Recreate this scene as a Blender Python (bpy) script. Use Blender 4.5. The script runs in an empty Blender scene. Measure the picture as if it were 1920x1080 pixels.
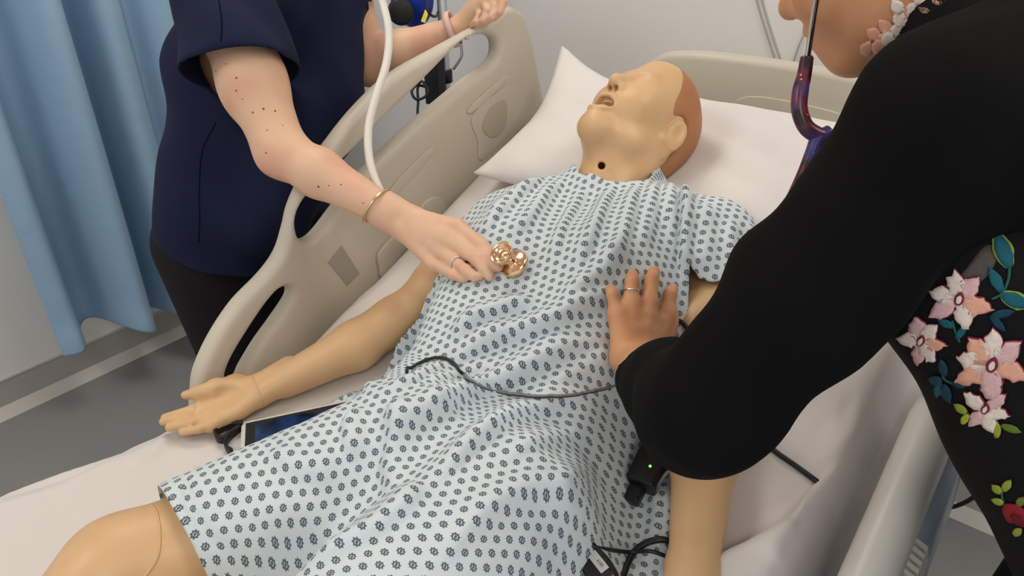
import bpy, bmesh, math, random
import numpy as np
from mathutils import Vector, Matrix
from mathutils.bvhtree import BVHTree

random.seed(7)
RNG = np.random.default_rng(7)
SC = bpy.context.scene
COL = SC.collection

# ------------------------------------------------------------------ camera
FPX = 1355.0
YAW = math.radians(38.5)
PIT = math.radians(30.0)
CAMZ = 1.6
CP, SP = math.cos(PIT), math.sin(PIT)
CR = np.array([math.cos(YAW), math.sin(YAW), 0.0])
CF = np.array([-math.sin(YAW), math.cos(YAW), 0.0])
CZ = np.array([0, 0, 1.0])
CC = np.array([0, 0, CAMZ])
fw = CF * CP - CZ * SP
upv = CF * SP + CZ * CP
cam = bpy.data.cameras.new('camera')
cam.sensor_width = 36
cam.lens = 36 * FPX / 1920
cam.clip_start = 0.02
camo = bpy.data.objects.new('camera', cam)
COL.objects.link(camo)
camo.matrix_world = Matrix(((CR[0], upv[0], -fw[0], 0), (CR[1], upv[1], -fw[1], 0), (CR[2], upv[2], -fw[2], CAMZ), (0, 0, 0, 1)))
SC.camera = camo

# ------------------------------------------------------------------ world and exposure
wd = bpy.data.worlds.new('daylight')
SC.world = wd
wd.use_nodes = True
wd.node_tree.nodes['Background'].inputs[0].default_value = (0.93, 0.96, 1.0, 1)
wd.node_tree.nodes['Background'].inputs[1].default_value = 0.9
SC.view_settings.view_transform = 'Standard'
SC.view_settings.look = 'None'
SC.view_settings.gamma = 1
SC.view_settings.use_curve_mapping = False
SC.view_settings.exposure = -0.13
PANEL_POWER = 11.0


# ------------------------------------------------------------------ pixel helpers (photo frame 1920 x 1080)
def ray(u, v):
    dx = (u - 960) / FPX
    dy = (540 - v) / FPX
    return CR * dx + CF * (CP + dy * SP) + CZ * (dy * CP - SP)


def dep(u, v, d):
    return CC + ray(u, v) * d


def atx(u, v, x):
    r = ray(u, v)
    return CC + r * (x / r[0])


def aty(u, v, y):
    r = ray(u, v)
    return CC + r * (y / r[1])


# bed surface: flat seat part, then a backrest raised by BA
BZ, BY, BA, BR = 0.78, 0.60, math.radians(22), 0.35
S0 = BY - BR * math.tan(BA / 2)
SL = BR * BA
YE, ZE = S0 + BR * math.sin(BA), BZ + BR * (1 - math.cos(BA))


def bed(x, s, h):
    """bed coordinates (across, along, height over the mattress) to world, arrays allowed"""
    x, s, h = np.broadcast_arrays(np.asarray(x, float), np.asarray(s, float), np.asarray(h, float))
    a = np.clip((s - S0) / BR, 0, BA)
    y = S0 + BR * np.sin(a)
    z = BZ + BR * (1 - np.cos(a))
    q = np.where(s < S0, s - S0, np.maximum(s - S0 - SL, 0))
    y = y + q * np.cos(a) - h * np.sin(a)
    z = z + q * np.sin(a) + h * np.cos(a)
    return np.stack([x, y, z], -1)


def unbed(p):
    x, y, z = p
    if y <= S0:
        return np.array([x, y, z - BZ])
    q = (y - YE) * math.cos(BA) + (z - ZE) * math.sin(BA)
    if q >= 0:
        return np.array([x, S0 + SL + q, -(y - YE) * math.sin(BA) + (z - ZE) * math.cos(BA)])
    a = math.atan2(y - S0, BZ + BR - z)
    return np.array([x, S0 + BR * a, BR - math.hypot(y - S0, BZ + BR - z)])


def bat(u, v, h):
    r = ray(u, v)
    lo, hi = 0.3, 4.0
    for i in range(40):
        m = (lo + hi) / 2
        if unbed(CC + r * m)[2] > h:
            lo = m
        else:
            hi = m
    return unbed(CC + r * lo)


def batw(u, v, h):
    return bed(*bat(u, v, h))


# ------------------------------------------------------------------ object helpers
def link(o, parent=None):
    COL.objects.link(o)
    if parent is not None:
        o.parent = parent
    return o


def tag(o, label=None, cat=None, group=None, kind=None):
    if label:
        o['label'] = label
    if cat:
        o['category'] = cat
    if group:
        o['group'] = group
    if kind:
        o['kind'] = kind
    return o


def empty(name, loc=(0, 0, 0), label=None, cat=None, group=None, kind=None):
    # children are built in world coordinates, so the inverse matrix is kept on each child
    o = bpy.data.objects.new(name, None)
    o.location = loc
    o.empty_display_size = 0.05
    link(o)
    return tag(o, label, cat, group, kind)


def put(o, parent):
    COL.objects.link(o)
    if parent is not None:
        o.parent = parent
        if parent.parent is None:
            o.matrix_parent_inverse = Matrix.Translation(-parent.location)
    return o


def mesh_np(name, verts, faces, mat, parent=None, smooth=True):
    """faces: (n,k) int array or list of lists; builds one mesh object in world coordinates"""
    me = bpy.data.meshes.new(name)
    verts = np.asarray(verts, dtype=np.float32)
    if isinstance(faces, np.ndarray):
        n, k = faces.shape
        me.vertices.add(len(verts))
        me.vertices.foreach_set('co', verts.ravel())
        me.loops.add(n * k)
        me.loops.foreach_set('vertex_index', faces.astype(np.int32).ravel())
        me.polygons.add(n)
        me.polygons.foreach_set('loop_start', np.arange(0, n * k, k, dtype=np.int32))
        me.polygons.foreach_set('loop_total', np.full(n, k, dtype=np.int32))
        me.update(calc_edges=True)
    else:
        me.from_pydata([tuple(map(float, v)) for v in verts], [], [list(map(int, f)) for f in faces])
    me.polygons.foreach_set('use_smooth', [smooth] * len(me.polygons))
    if mat is not None:
        for m in (mat if isinstance(mat, (list, tuple)) else [mat]):
            me.materials.append(m)
    o = bpy.data.objects.new(name, me)
    return put(o, parent)


def catmull(pts, n=8, closed=False):
    P = np.asarray(pts, float)
    out = []
    m = len(P)
    for i in range(m if closed else m - 1):
        if closed:
            p0, p1, p2, p3 = P[(i - 1) % m], P[i], P[(i + 1) % m], P[(i + 2) % m]
        else:
            p1, p2 = P[i], P[i + 1]
            p0 = P[i - 1] if i > 0 else 2 * p1 - p2
            p3 = P[i + 2] if i + 2 < m else 2 * p2 - p1
        for t in np.arange(n) / n:
            out.append(0.5 * ((2 * p1) + (-p0 + p2) * t + (2 * p0 - 5 * p1 + 4 * p2 - p3) * t * t + (-p0 + 3 * p1 - 3 * p2 + p3) * t ** 3))
    if not closed:
        out.append(P[-1])
    return np.array(out)


def tube_geo(pts, r, seg=10, closed=False):
    P = np.asarray(pts, float)
    n = len(P)
    R = np.broadcast_to(np.asarray(r, float), (n,))
    T = np.gradient(P, axis=0)
    if closed:
        T = np.roll(P, -1, 0) - np.roll(P, 1, 0)
    T /= np.linalg.norm(T, axis=1, keepdims=True) + 1e-12
    ref = np.array([0, 0, 1.0]) if abs(T[0][2]) < 0.9 else np.array([1.0, 0, 0])
    N = np.cross(T[0], ref)
    N /= np.linalg.norm(N)
    V = []
    ang = np.arange(seg) / seg * 2 * math.pi
    for i in range(n):
        N = N - T[i] * np.dot(N, T[i])
        N /= np.linalg.norm(N) + 1e-12
        B = np.cross(T[i], N)
        V.append(P[i] + R[i] * (np.cos(ang)[:, None] * N + np.sin(ang)[:, None] * B))
    V = np.concatenate(V)
    F = []
    rows = n if closed else n - 1
    for i in range(rows):
        a, b = i * seg, ((i + 1) % n) * seg
        for j in range(seg):
            k = (j + 1) % seg
            F.append((a + j, a + k, b + k, b + j))
    if not closed:
        F.append(tuple(range(seg))[::-1])
        F.append(tuple((n - 1) * seg + j for j in range(seg)))
    return V, F


def tube(name, pts, r, mat, parent=None, seg=10, sub=8, closed=False):
    P = catmull(pts, sub, closed) if sub else np.asarray(pts, float)
    if not np.isscalar(r):
        rr = np.interp(np.linspace(0, 1, len(P)), np.linspace(0, 1, len(r)), r)
    else:
        rr = r
    V, F = tube_geo(P, rr, seg, closed)
    return mesh_np(name, V, F, mat, parent)


def lathe(name, prof, c, axis, mat, parent=None, seg=32):
    """prof: list of (radius, height along axis)"""
    ax = np.asarray(axis, float)
    ax /= np.linalg.norm(ax)
    ref = np.array([0, 0, 1.0]) if abs(ax[2]) < 0.9 else np.array([1.0, 0, 0])
    N = np.cross(ax, ref)
    N /= np.linalg.norm(N)
    B = np.cross(ax, N)
    V, F = [], []
    for r, h in prof:
        for j in range(seg):
            a = j / seg * 2 * math.pi
            V.append(np.asarray(c) + ax * h + r * (math.cos(a) * N + math.sin(a) * B))
    for i in range(len(prof) - 1):
        for j in range(seg):
            k = (j + 1) % seg
            F.append((i * seg + j, i * seg + k, (i + 1) * seg + k, (i + 1) * seg + j))
    F.append(tuple(range(seg))[::-1])
    F.append(tuple((len(prof) - 1) * seg + j for j in range(seg)))
    return mesh_np(name, V, F, mat, parent)


def box(name, lo, hi, mat, parent=None, bevel=0.0, seg=2, M=None):
    bm = bmesh.new()
    bmesh.ops.create_cube(bm, size=1)
    lo, hi = np.asarray(lo, float), np.asarray(hi, float)
    for v in bm.verts:
        v.co = Vector(((lo + hi) / 2 + (hi - lo) * np.array(v.co)))
    if bevel:
        bmesh.ops.bevel(bm, geom=list(bm.edges), offset=bevel, segments=seg, profile=0.5, affect='EDGES')
    if M is not None:
        bm.transform(M)
    me = bpy.data.meshes.new(name)
    bm.to_mesh(me)
    bm.free()
    me.materials.append(mat)
    if bevel:
        me.polygons.foreach_set('use_smooth', [True] * len(me.polygons))
    o = bpy.data.objects.new(name, me)
    put(o, parent)
    if bevel:
        m = o.modifiers.new('n', 'WEIGHTED_NORMAL')
    return o


def grid_faces(nr, nc):
    i = np.arange(nr * nc).reshape(nr, nc)
    return np.stack([i[:-1, :-1], i[:-1, 1:], i[1:, 1:], i[1:, :-1]], -1).reshape(-1, 4)


# ------------------------------------------------------------------ distance-field sculpting
class Vol:
    def __init__(s, lo, hi, v):
        s.lo = np.asarray(lo, float)
        s.v = v
        s.n = np.ceil((np.asarray(hi, float) - s.lo) / v).astype(int) + 1
        s.f = np.full(s.n, 1.0, np.float32)

    def _win(s, lo, hi):
        a = np.clip(np.floor((np.asarray(lo) - s.lo) / s.v).astype(int), 0, s.n)
        b = np.clip(np.ceil((np.asarray(hi) - s.lo) / s.v).astype(int) + 1, 0, s.n)
        if np.any(b <= a):
            return None
        ax = [(s.lo[i] + np.arange(a[i], b[i]) * s.v).astype(np.float32) for i in range(3)]
        return (slice(a[0], b[0]), slice(a[1], b[1]), slice(a[2], b[2])), ax[0][:, None, None], ax[1][None, :, None], ax[2][None, None, :]

    def _mix(s, sl, d, k, sub):
        f = s.f[sl]
        if sub:
            d = -d
            h = np.maximum(k - np.abs(f - d), 0) / max(k, 1e-6)
            s.f[sl] = np.maximum(f, d) + h * h * k * 0.25
        else:
            h = np.maximum(k - np.abs(f - d), 0) / max(k, 1e-6)
            s.f[sl] = np.minimum(f, d) - h * h * k * 0.25

    def cone(s, a, b, ra, rb=None, k=0.01, sub=False):
        a = np.asarray(a, float)
        b = np.asarray(b, float)
        rb = ra if rb is None else rb
        m = max(ra, rb) + k + 3 * s.v
        w = s._win(np.minimum(a, b) - m, np.maximum(a, b) + m)
        if w is None:
            return s
        sl, x, y, z = w
        d = b - a
        dd = max(float(d @ d), 1e-9)
        X, Y, Z_ = x - a[0], y - a[1], z - a[2]
        t = np.clip((X * d[0] + Y * d[1] + Z_ * d[2]) / dd, 0, 1)
        q = np.sqrt((X - t * d[0]) ** 2 + (Y - t * d[1]) ** 2 + (Z_ - t * d[2]) ** 2) - (ra + (rb - ra) * t)
        s._mix(sl, q.astype(np.float32), k, sub)
        return s

    def cone_cap(s, a, b, ra, rb, k, p, n):
        """round cone cut flat by the plane (p, n) before it is blended in"""
        a, b, n = np.asarray(a, float), np.asarray(b, float), np.asarray(n, float)
        n = n / np.linalg.norm(n)
        m = max(ra, rb) + k + 3 * s.v
        sl, x, y, z = s._win(np.minimum(a, b) - m, np.maximum(a, b) + m)
        d = b - a
        X, Y, Z_ = x - a[0], y - a[1], z - a[2]
        t = np.clip((X * d[0] + Y * d[1] + Z_ * d[2]) / (d @ d), 0, 1)
        q = np.sqrt((X - t * d[0]) ** 2 + (Y - t * d[1]) ** 2 + (Z_ - t * d[2]) ** 2) - (ra + (rb - ra) * t)
        q = np.maximum(q, (x - p[0]) * n[0] + (y - p[1]) * n[1] + (z - p[2]) * n[2])
        s._mix(sl, q.astype(np.float32), k, False)
        return s

    def at(s, p):
        i = np.round((np.asarray(p) - s.lo) / s.v).astype(int)
        if np.any(i < 0) or np.any(i >= s.n):
            return 1.0
        return float(s.f[tuple(i)])

    def ball(s, c, r, k=0.01, sub=False):
        return s.cone(c, np.asarray(c, float) + 1e-4, r, r, k, sub)

    def ell(s, c, r, M=None, k=0.01, sub=False):
        c = np.asarray(c, float)
        r = np.asarray(r, float)
        M = np.eye(3) if M is None else np.asarray(M, float)   # columns: local axes
        m = np.sqrt(((M * r) ** 2).sum(1)) + k + 3 * s.v
        w = s._win(c - m, c + m)
        if w is None:
            return s
        sl, x, y, z = w
        X, Y, Z_ = x - c[0], y - c[1], z - c[2]
        L = [X * M[0, i] + Y * M[1, i] + Z_ * M[2, i] for i in range(3)]
        k0 = np.sqrt(sum((L[i] / r[i]) ** 2 for i in range(3)))
        k1 = np.sqrt(sum((L[i] / r[i] ** 2) ** 2 for i in range(3))) + 1e-9
        s._mix(sl, (k0 * (k0 - 1) / k1).astype(np.float32), k, sub)
        return s

    def chain(s, pts, rs, k=0.01, sub=False):
        for i in range(len(pts) - 1):
            s.cone(pts[i], pts[i + 1], rs[i], rs[i + 1], k if i == 0 else min(k, 0.012), sub)
        return s

    def plane_cut(s, p, n, k=0.004):
        """keep the side opposite to n"""
        sl, x, y, z = s._win(s.lo, s.lo + s.n * s.v)
        n = np.asarray(n, float) / np.linalg.norm(n)
        d = ((x - p[0]) * n[0] + (y - p[1]) * n[1] + (z - p[2]) * n[2]).astype(np.float32)
        s._mix(sl, -d, k, True)
        return s

    def warp(s, fn):
        sl, x, y, z = s._win(s.lo, s.lo + s.n * s.v)
        s.f += fn(x, y, z).astype(np.float32)
        return s

    def nets(s, smooth=2):
        f = s.f
        neg = f < 0
        c = [(0, 0, 0), (1, 0, 0), (0, 1, 0), (1, 1, 0), (0, 0, 1), (1, 0, 1), (0, 1, 1), (1, 1, 1)]
        n = np.array(f.shape) - 1
        cnt = np.zeros(n, np.uint8)
        for o in c:
            cnt += neg[o[0]:o[0] + n[0], o[1]:o[1] + n[1], o[2]:o[2] + n[2]]
        act = (cnt > 0) & (cnt < 8)
        idx = np.argwhere(act)
        vid = np.full(n, -1, np.int32)
        vid[act] = np.arange(len(idx))
        val = np.stack([f[idx[:, 0] + o[0], idx[:, 1] + o[1], idx[:, 2] + o[2]] for o in c], 1)
        acc = np.zeros((len(idx), 3))
        num = np.zeros(len(idx))
        ca = np.array(c, float)
        for i in range(8):
            for j in range(i + 1, 8):
                if np.abs(ca[i] - ca[j]).sum() != 1:
                    continue
                a, b = val[:, i], val[:, j]
                m = (a < 0) != (b < 0)
                t = a[m] / (a[m] - b[m])
                acc[m] += ca[i] + t[:, None] * (ca[j] - ca[i])
                num[m] += 1
        V = s.lo + (idx + acc / num[:, None]) * s.v
        Q = []
        for ax in range(3):
            u, w = (ax + 1) % 3, (ax + 2) % 3
            sl0 = [slice(None)] * 3
            sl1 = [slice(None)] * 3
            sl0[ax] = slice(0, -1)
            sl1[ax] = slice(1, None)
            a, b = neg[tuple(sl0)], neg[tuple(sl1)]
            e = np.argwhere(a != b)
            ok = (e[:, u] > 0) & (e[:, w] > 0) & (e[:, u] < n[u]) & (e[:, w] < n[w])
            e = e[ok]
            inside = a[e[:, 0], e[:, 1], e[:, 2]]
            eu = np.eye(3, dtype=int)[u]
            ew = np.eye(3, dtype=int)[w]
            g = lambda q: vid[q[:, 0], q[:, 1], q[:, 2]]
            q = np.stack([g(e), g(e - eu), g(e - eu - ew), g(e - ew)], 1)
            q[~inside] = q[~inside][:, ::-1]
            Q.append(q)
        Q = np.concatenate(Q)
        Q = Q[(Q >= 0).all(1)]
        for it in range(smooth):
            V = lap(V, Q, 0.5)
        return V, Q

    def obj(s, name, mat, parent=None, smooth=2):
        V, Q = s.nets(smooth)
        return mesh_np(name, V, Q, mat, parent)


def lap(V, Q, lam):
    e = np.concatenate([Q[:, [0, 1]], Q[:, [1, 2]], Q[:, [2, 3]], Q[:, [3, 0]]])
    i = np.concatenate([e[:, 0], e[:, 1]])
    j = np.concatenate([e[:, 1], e[:, 0]])
    w = np.bincount(i, minlength=len(V))
    S = np.stack([np.bincount(i, V[j, a], len(V)) for a in range(3)], 1)
    A = S / np.maximum(w, 1)[:, None]
    return np.where((w > 0)[:, None], V + lam * (A - V), V)


def cut_open(o, p, n, near=None, rad=None, solid=0.003):
    """cut the mesh of o clean along a plane (within rad of near) and drop what lies on n's side"""
    bm = bmesh.new()
    bm.from_mesh(o.data)
    p, n = Vector(p), Vector(n).normalized()
    if near is not None:
        fs = [f for f in bm.faces if (f.calc_center_median() - Vector(near)).length < rad]
    else:
        fs = list(bm.faces)
    vs = {v for f in fs for v in f.verts}
    es = {e for f in fs for e in f.edges}
    bmesh.ops.bisect_plane(bm, geom=list(vs) + list(es) + fs, plane_co=p, plane_no=n, dist=1e-5)
    dead = []
    for f in bm.faces:
        c = f.calc_center_median()
        if (c - p).dot(n) > 0 and (near is None or (c - Vector(near)).length < rad):
            dead.append(f)
    bmesh.ops.delete(bm, geom=dead, context='FACES')
    bm.to_mesh(o.data)
    bm.free()
    if solid:
        if 'solid' not in o.modifiers:
            m = o.modifiers.new('solid', 'SOLIDIFY')
            m.thickness = solid
            m.offset = -1


def open_cap(o, p, n, rad, solid=0.003, slab_=0.014):
    """remove the flat end left by cone_cap so the sleeve is open"""
    bm = bmesh.new()
    bm.from_mesh(o.data)
    p, n = Vector(p), Vector(n).normalized()
    dead = []
    for f in bm.faces:
        c = f.calc_center_median() - p
        a = c.dot(n)
        if abs(a) < slab_ and (c - n * a).length < rad and f.normal.dot(n) > 0.55:
            dead.append(f)
    bmesh.ops.delete(bm, geom=dead, context='FACES')
    rim = {}
    for e in bm.edges:
        if e.is_boundary and all(abs((w.co - p).dot(n)) < slab_ * 2 and (w.co - p).length < rad * 1.4 for w in e.verts):
            for w in e.verts:
                rim.setdefault(w, []).append(e.other_vert(w))
    for it in range(14):
        new = {}
        for w, nb_ in rim.items():
            if len(nb_) == 2:
                c = (nb_[0].co + nb_[1].co) / 2 * 0.6 + w.co * 0.4
                new[w] = c - n * (c - p).dot(n) * 0.3
        for w, c in new.items():
            w.co = c
    bm.to_mesh(o.data)
    bm.free()
    if solid and 'solid' not in o.modifiers:
        m = o.modifiers.new('solid', 'SOLIDIFY')
        m.thickness = solid
        m.offset = -1


def join_into(o, others):
    """merge other mesh objects into o (one continuous figure built at two resolutions)"""
    bm = bmesh.new()
    bm.from_mesh(o.data)
    for q in others:
        bm.from_mesh(q.data)
    bm.to_mesh(o.data)
    bm.free()
    o.data.polygons.foreach_set('use_smooth', [True] * len(o.data.polygons))
    for q in others:
        bpy.data.objects.remove(q)


# ------------------------------------------------------------------ materials
class NT:
    def __init__(s, name):
        s.m = bpy.data.materials.new(name)
        s.m.use_nodes = True
        s.t = s.m.node_tree
        s.b = s.t.nodes['Principled BSDF']

    def n(s, typ, **kw):
        q = s.t.nodes.new(typ)
        for k, v in kw.items():
            if k == 'inp':
                for i, x in v.items():
                    s.set(q.inputs[i], x)
            else:
                setattr(q, k, v)
        return q

    def set(s, sock, x):
        if isinstance(x, bpy.types.NodeSocket):
            s.t.links.new(x, sock)
        else:
            sock.default_value = x

    def math(s, op, a, b=None, c=None):
        q = s.n('ShaderNodeMath', operation=op)
        for i, x in enumerate((a, b, c)):
            if x is not None:
                s.set(q.inputs[i], x)
        return q.outputs[0]

    def mix(s, f, a, b):
        q = s.n('ShaderNodeMix', data_type='RGBA')
        s.set(q.inputs[0], f)
        for i, x in ((6, a), (7, b)):
            s.set(q.inputs[i], x if isinstance(x, bpy.types.NodeSocket) else (*x, 1))
        return q.outputs[2]

    def noise(s, scale, detail=3, coord=None, rough=0.5):
        q = s.n('ShaderNodeTexNoise')
        q.inputs['Scale'].default_value = scale
        q.inputs['Detail'].default_value = detail
        q.inputs['Roughness'].default_value = rough
        s.set(q.inputs['Vector'], coord if coord is not None else s.obj())
        return q.outputs[0]

    def obj(s):
        return s.n('ShaderNodeNewGeometry').outputs['Position']

    def ramp(s, f, lo, hi):
        q = s.n('ShaderNodeMapRange', interpolation_type='SMOOTHSTEP')
        s.set(q.inputs[0], f)
        q.inputs[1].default_value = lo
        q.inputs[2].default_value = hi
        return q.outputs[0]

    def bump(s, h, strength=0.3, dist=0.002):
        q = s.n('ShaderNodeBump')
        q.inputs['Strength'].default_value = strength
        q.inputs['Distance'].default_value = dist
        s.set(q.inputs['Height'], h)
        s.t.links.new(q.outputs[0], s.b.inputs['Normal'])

    def fin(s, col=None, rough=None, spec=None, metal=None, **kw):
        if col is not None:
            s.set(s.b.inputs['Base Color'], col if isinstance(col, bpy.types.NodeSocket) else (*col, 1))
        if rough is not None:
            s.set(s.b.inputs['Roughness'], rough)
        if spec is not None:
            s.b.inputs['Specular IOR Level'].default_value = spec
        if metal is not None:
            s.b.inputs['Metallic'].default_value = metal
        for k, v in kw.items():
            s.b.inputs[k.replace('_', ' ')].default_value = v
        return s.m


def srgb(r, g, b):
    f = lambda c: (c / 255 / 12.92) if c / 255 <= 0.04045 else ((c / 255 + 0.055) / 1.055) ** 2.4
    return (f(r), f(g), f(b))


def plain(name, c, rough=0.5, spec=0.5, metal=0.0, var=0.06, scale=40, bump=0.0, bscale=400, bdist=0.0005):
    t = NT(name)
    c = np.array(c)
    nz = t.noise(scale, 3)
    col = t.mix(nz, tuple(c * (1 - var)), tuple(np.minimum(c * (1 + var), 1)))
    if bump:
        t.bump(t.noise(bscale, 2), bump, bdist)
    return t.fin(col, rough, spec, metal)


def skin(name, c, blotch, rough=0.48, sub=0.0, amt=0.5):
    t = NT(name)
    nz = t.noise(16, 4)
    col = t.mix(t.math('MULTIPLY', t.ramp(nz, 0.45, 0.72), amt), c, blotch)
    t.bump(t.noise(900, 2), 0.12, 0.0004)
    m = t.fin(col, rough, 0.4)
    if sub:
        t.b.inputs['Subsurface Weight'].default_value = sub
        t.b.inputs['Subsurface Radius'].default_value = (0.012, 0.005, 0.003)
        t.b.inputs['Subsurface Scale'].default_value = 0.6
    return m


def fabric(name, c, var=0.1, rough=0.9, weave=900, bump=0.25, spec=0.2, wr=0.0, wrs=14):
    t = NT(name)
    c = np.array(c)
    col = t.mix(t.noise(25, 4), tuple(c * (1 - var)), tuple(np.minimum(c * (1 + var), 1)))
    h = t.math('MULTIPLY', t.noise(weave, 1), 0.25)
    if wr:
        h = t.math('ADD', h, t.math('MULTIPLY', t.noise(wrs, 4), wr))
    t.bump(h, bump, 0.002)
    return t.fin(col, rough, spec)


M_WALL = plain('wall_paint', srgb(238, 233, 227), 0.75, 0.25, var=0.03, scale=3, bump=0.05, bscale=300)
M_SKIRT = plain('skirting_vinyl', srgb(178, 172, 164), 0.55, 0.35, var=0.04, scale=8)
M_BEAD = plain('bead_vinyl', srgb(205, 198, 188), 0.5, 0.4, var=0.03, scale=8)
M_CEIL = plain('ceiling_paint', srgb(235, 233, 230), 0.9, 0.1, var=0.02, scale=3)
M_RAIL = plain('rail_plastic', srgb(206, 196, 178), 0.42, 0.45, var=0.03, scale=9)
M_RAILD = plain('rail_recess_plastic', srgb(186, 176, 158), 0.5, 0.35, var=0.03, scale=9)
M_RAILW = plain('pale_rail_plastic', srgb(222, 217, 208), 0.38, 0.45, var=0.03, scale=9)
M_RAILB = plain('blue_grey_plastic', srgb(170, 184, 200), 0.4, 0.45, var=0.04, scale=9)
M_GREYST = plain('grey_sticker', srgb(168, 160, 148), 0.55, 0.3, var=0.03)
M_STEEL = plain('painted_steel', srgb(150, 150, 152), 0.45, 0.5, var=0.04)
M_SHEET = fabric('white_sheet', srgb(221, 213, 207), 0.02, 0.85, 1200, 0.12, 0.2, 0.5, 7)
M_PILLOW = fabric('pillow_cotton', srgb(228, 221, 216), 0.015, 0.85, 1200, 0.1, 0.2, 0.4, 9)
M_CURT = fabric('blue_curtain', srgb(152, 182, 208), 0.05, 0.85, 700, 0.15, 0.25)
M_MAN = skin('manikin_vinyl', srgb(220, 178, 132), srgb(212, 166, 118), 0.40, 0.0, 0.5)
M_HAIR = plain('moulded_hair', srgb(178, 118, 76), 0.5, 0.4, var=0.08, scale=30, bump=0.2, bscale=120, bdist=0.002)
M_MOUTH = plain('mouth_lining', srgb(108, 56, 54), 0.5, 0.4)
M_TEETH = plain('teeth', srgb(232, 224, 214), 0.3, 0.5, var=0.02)
M_LIP = plain('vinyl_lip', srgb(170, 122, 100), 0.45, 0.4, var=0.06)
M_SK1 = skin('fair_skin', srgb(226, 184, 152), srgb(222, 160, 134), 0.5, 0.12, 0.6)
M_SK2 = skin('tan_skin', srgb(214, 156, 114), srgb(200, 134, 96), 0.48, 0.12, 0.6)
M_MOLE = plain('mole', srgb(120, 74, 50), 0.6, 0.3)
M_NAVY = fabric('navy_cloth', srgb(20, 26, 55), 0.12, 0.85, 800, 0.25, 0.25, 0.9, 9)
M_NAVYS = fabric('navy_seam', srgb(12, 15, 34), 0.1, 0.9, 800, 0.1, 0.1)
M_TROUS = fabric('charcoal_trousers', srgb(34, 31, 35), 0.12, 0.9, 800, 0.2, 0.2, 0.6, 9)
M_BLACK = fabric('black_knit', srgb(15, 14, 14), 0.15, 0.95, 1400, 0.25, 0.12, 0.7, 9)
M_DRESS = fabric('black_dress', srgb(17, 16, 17), 0.2, 0.8, 900, 0.2, 0.2, 0.8, 9)
M_SHEER = fabric('grey_sheer', srgb(74, 70, 66), 0.15, 0.8, 900, 0.2, 0.2)
M_BPL = plain('black_plastic', srgb(18, 18, 19), 0.4, 0.45, var=0.1)
M_CABLE = plain('black_cable', srgb(22, 21, 22), 0.38, 0.5, var=0.1)
M_GCABLE = plain('grey_cable', srgb(128, 126, 124), 0.4, 0.5, var=0.05)
M_TUBEW = plain('cream_tubing', srgb(236, 230, 218), 0.38, 0.5, var=0.02)
M_CLEAR = plain('clear_tubing', srgb(214, 200, 182), 0.25, 0.5, var=0.03)
M_GOLD = plain('rose_gold', (0.87, 0.56, 0.33), 0.2, 0.5, 1.0, var=0.04)
M_YGOLD = plain('pale_gold', (0.72, 0.56, 0.33), 0.28, 0.5, 1.0, var=0.1, scale=300)
M_SILV = plain('silver', (0.75, 0.74, 0.73), 0.22, 0.5, 1.0, var=0.04)
M_BAND = plain('pink_strap', srgb(226, 190, 180), 0.55, 0.35, var=0.03)
M_POLE = plain('brushed_aluminium', (0.55, 0.56, 0.58), 0.35, 0.5, 0.8, var=0.05)
M_BLUEB = plain('blue_vinyl', srgb(26, 52, 168), 0.45, 0.4, var=0.08)
M_YEL = plain('yellow_tag', srgb(226, 214, 50), 0.5, 0.4, var=0.04)
M_WPL = plain('white_plastic', srgb(214, 208, 202), 0.4, 0.45, var=0.02)
M_LABEL = plain('label_paper', srgb(214, 208, 204), 0.6, 0.3, var=0.04)
M_WCORD = plain('wall_cord', srgb(176, 170, 164), 0.6, 0.3)
M_HAIRD = plain('dark_brown_hair', srgb(58, 38, 28), 0.5, 0.4, var=0.25, scale=60, bump=0.3, bscale=200, bdist=0.003)
M_SHOE = plain('black_shoe', srgb(20, 20, 22), 0.45, 0.4)


def mat_floor():
    t = NT('speckled_vinyl_floor')
    base = t.mix(t.noise(5, 4), srgb(134, 134, 133), srgb(146, 145, 142))
    v = t.n('ShaderNodeTexVoronoi')
    v.inputs['Scale'].default_value = 46
    t.set(v.inputs['Vector'], t.obj())
    s = t.math('LESS_THAN', v.outputs['Distance'], 0.13)
    sel = t.math('GREATER_THAN', t.noise(31, 1), 0.56)
    col = t.mix(t.math('MULTIPLY', t.math('MULTIPLY', s, sel), 0.55), base, srgb(170, 164, 150))
    return t.fin(col, 0.42, 0.4)


M_FLOOR = mat_floor()


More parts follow.
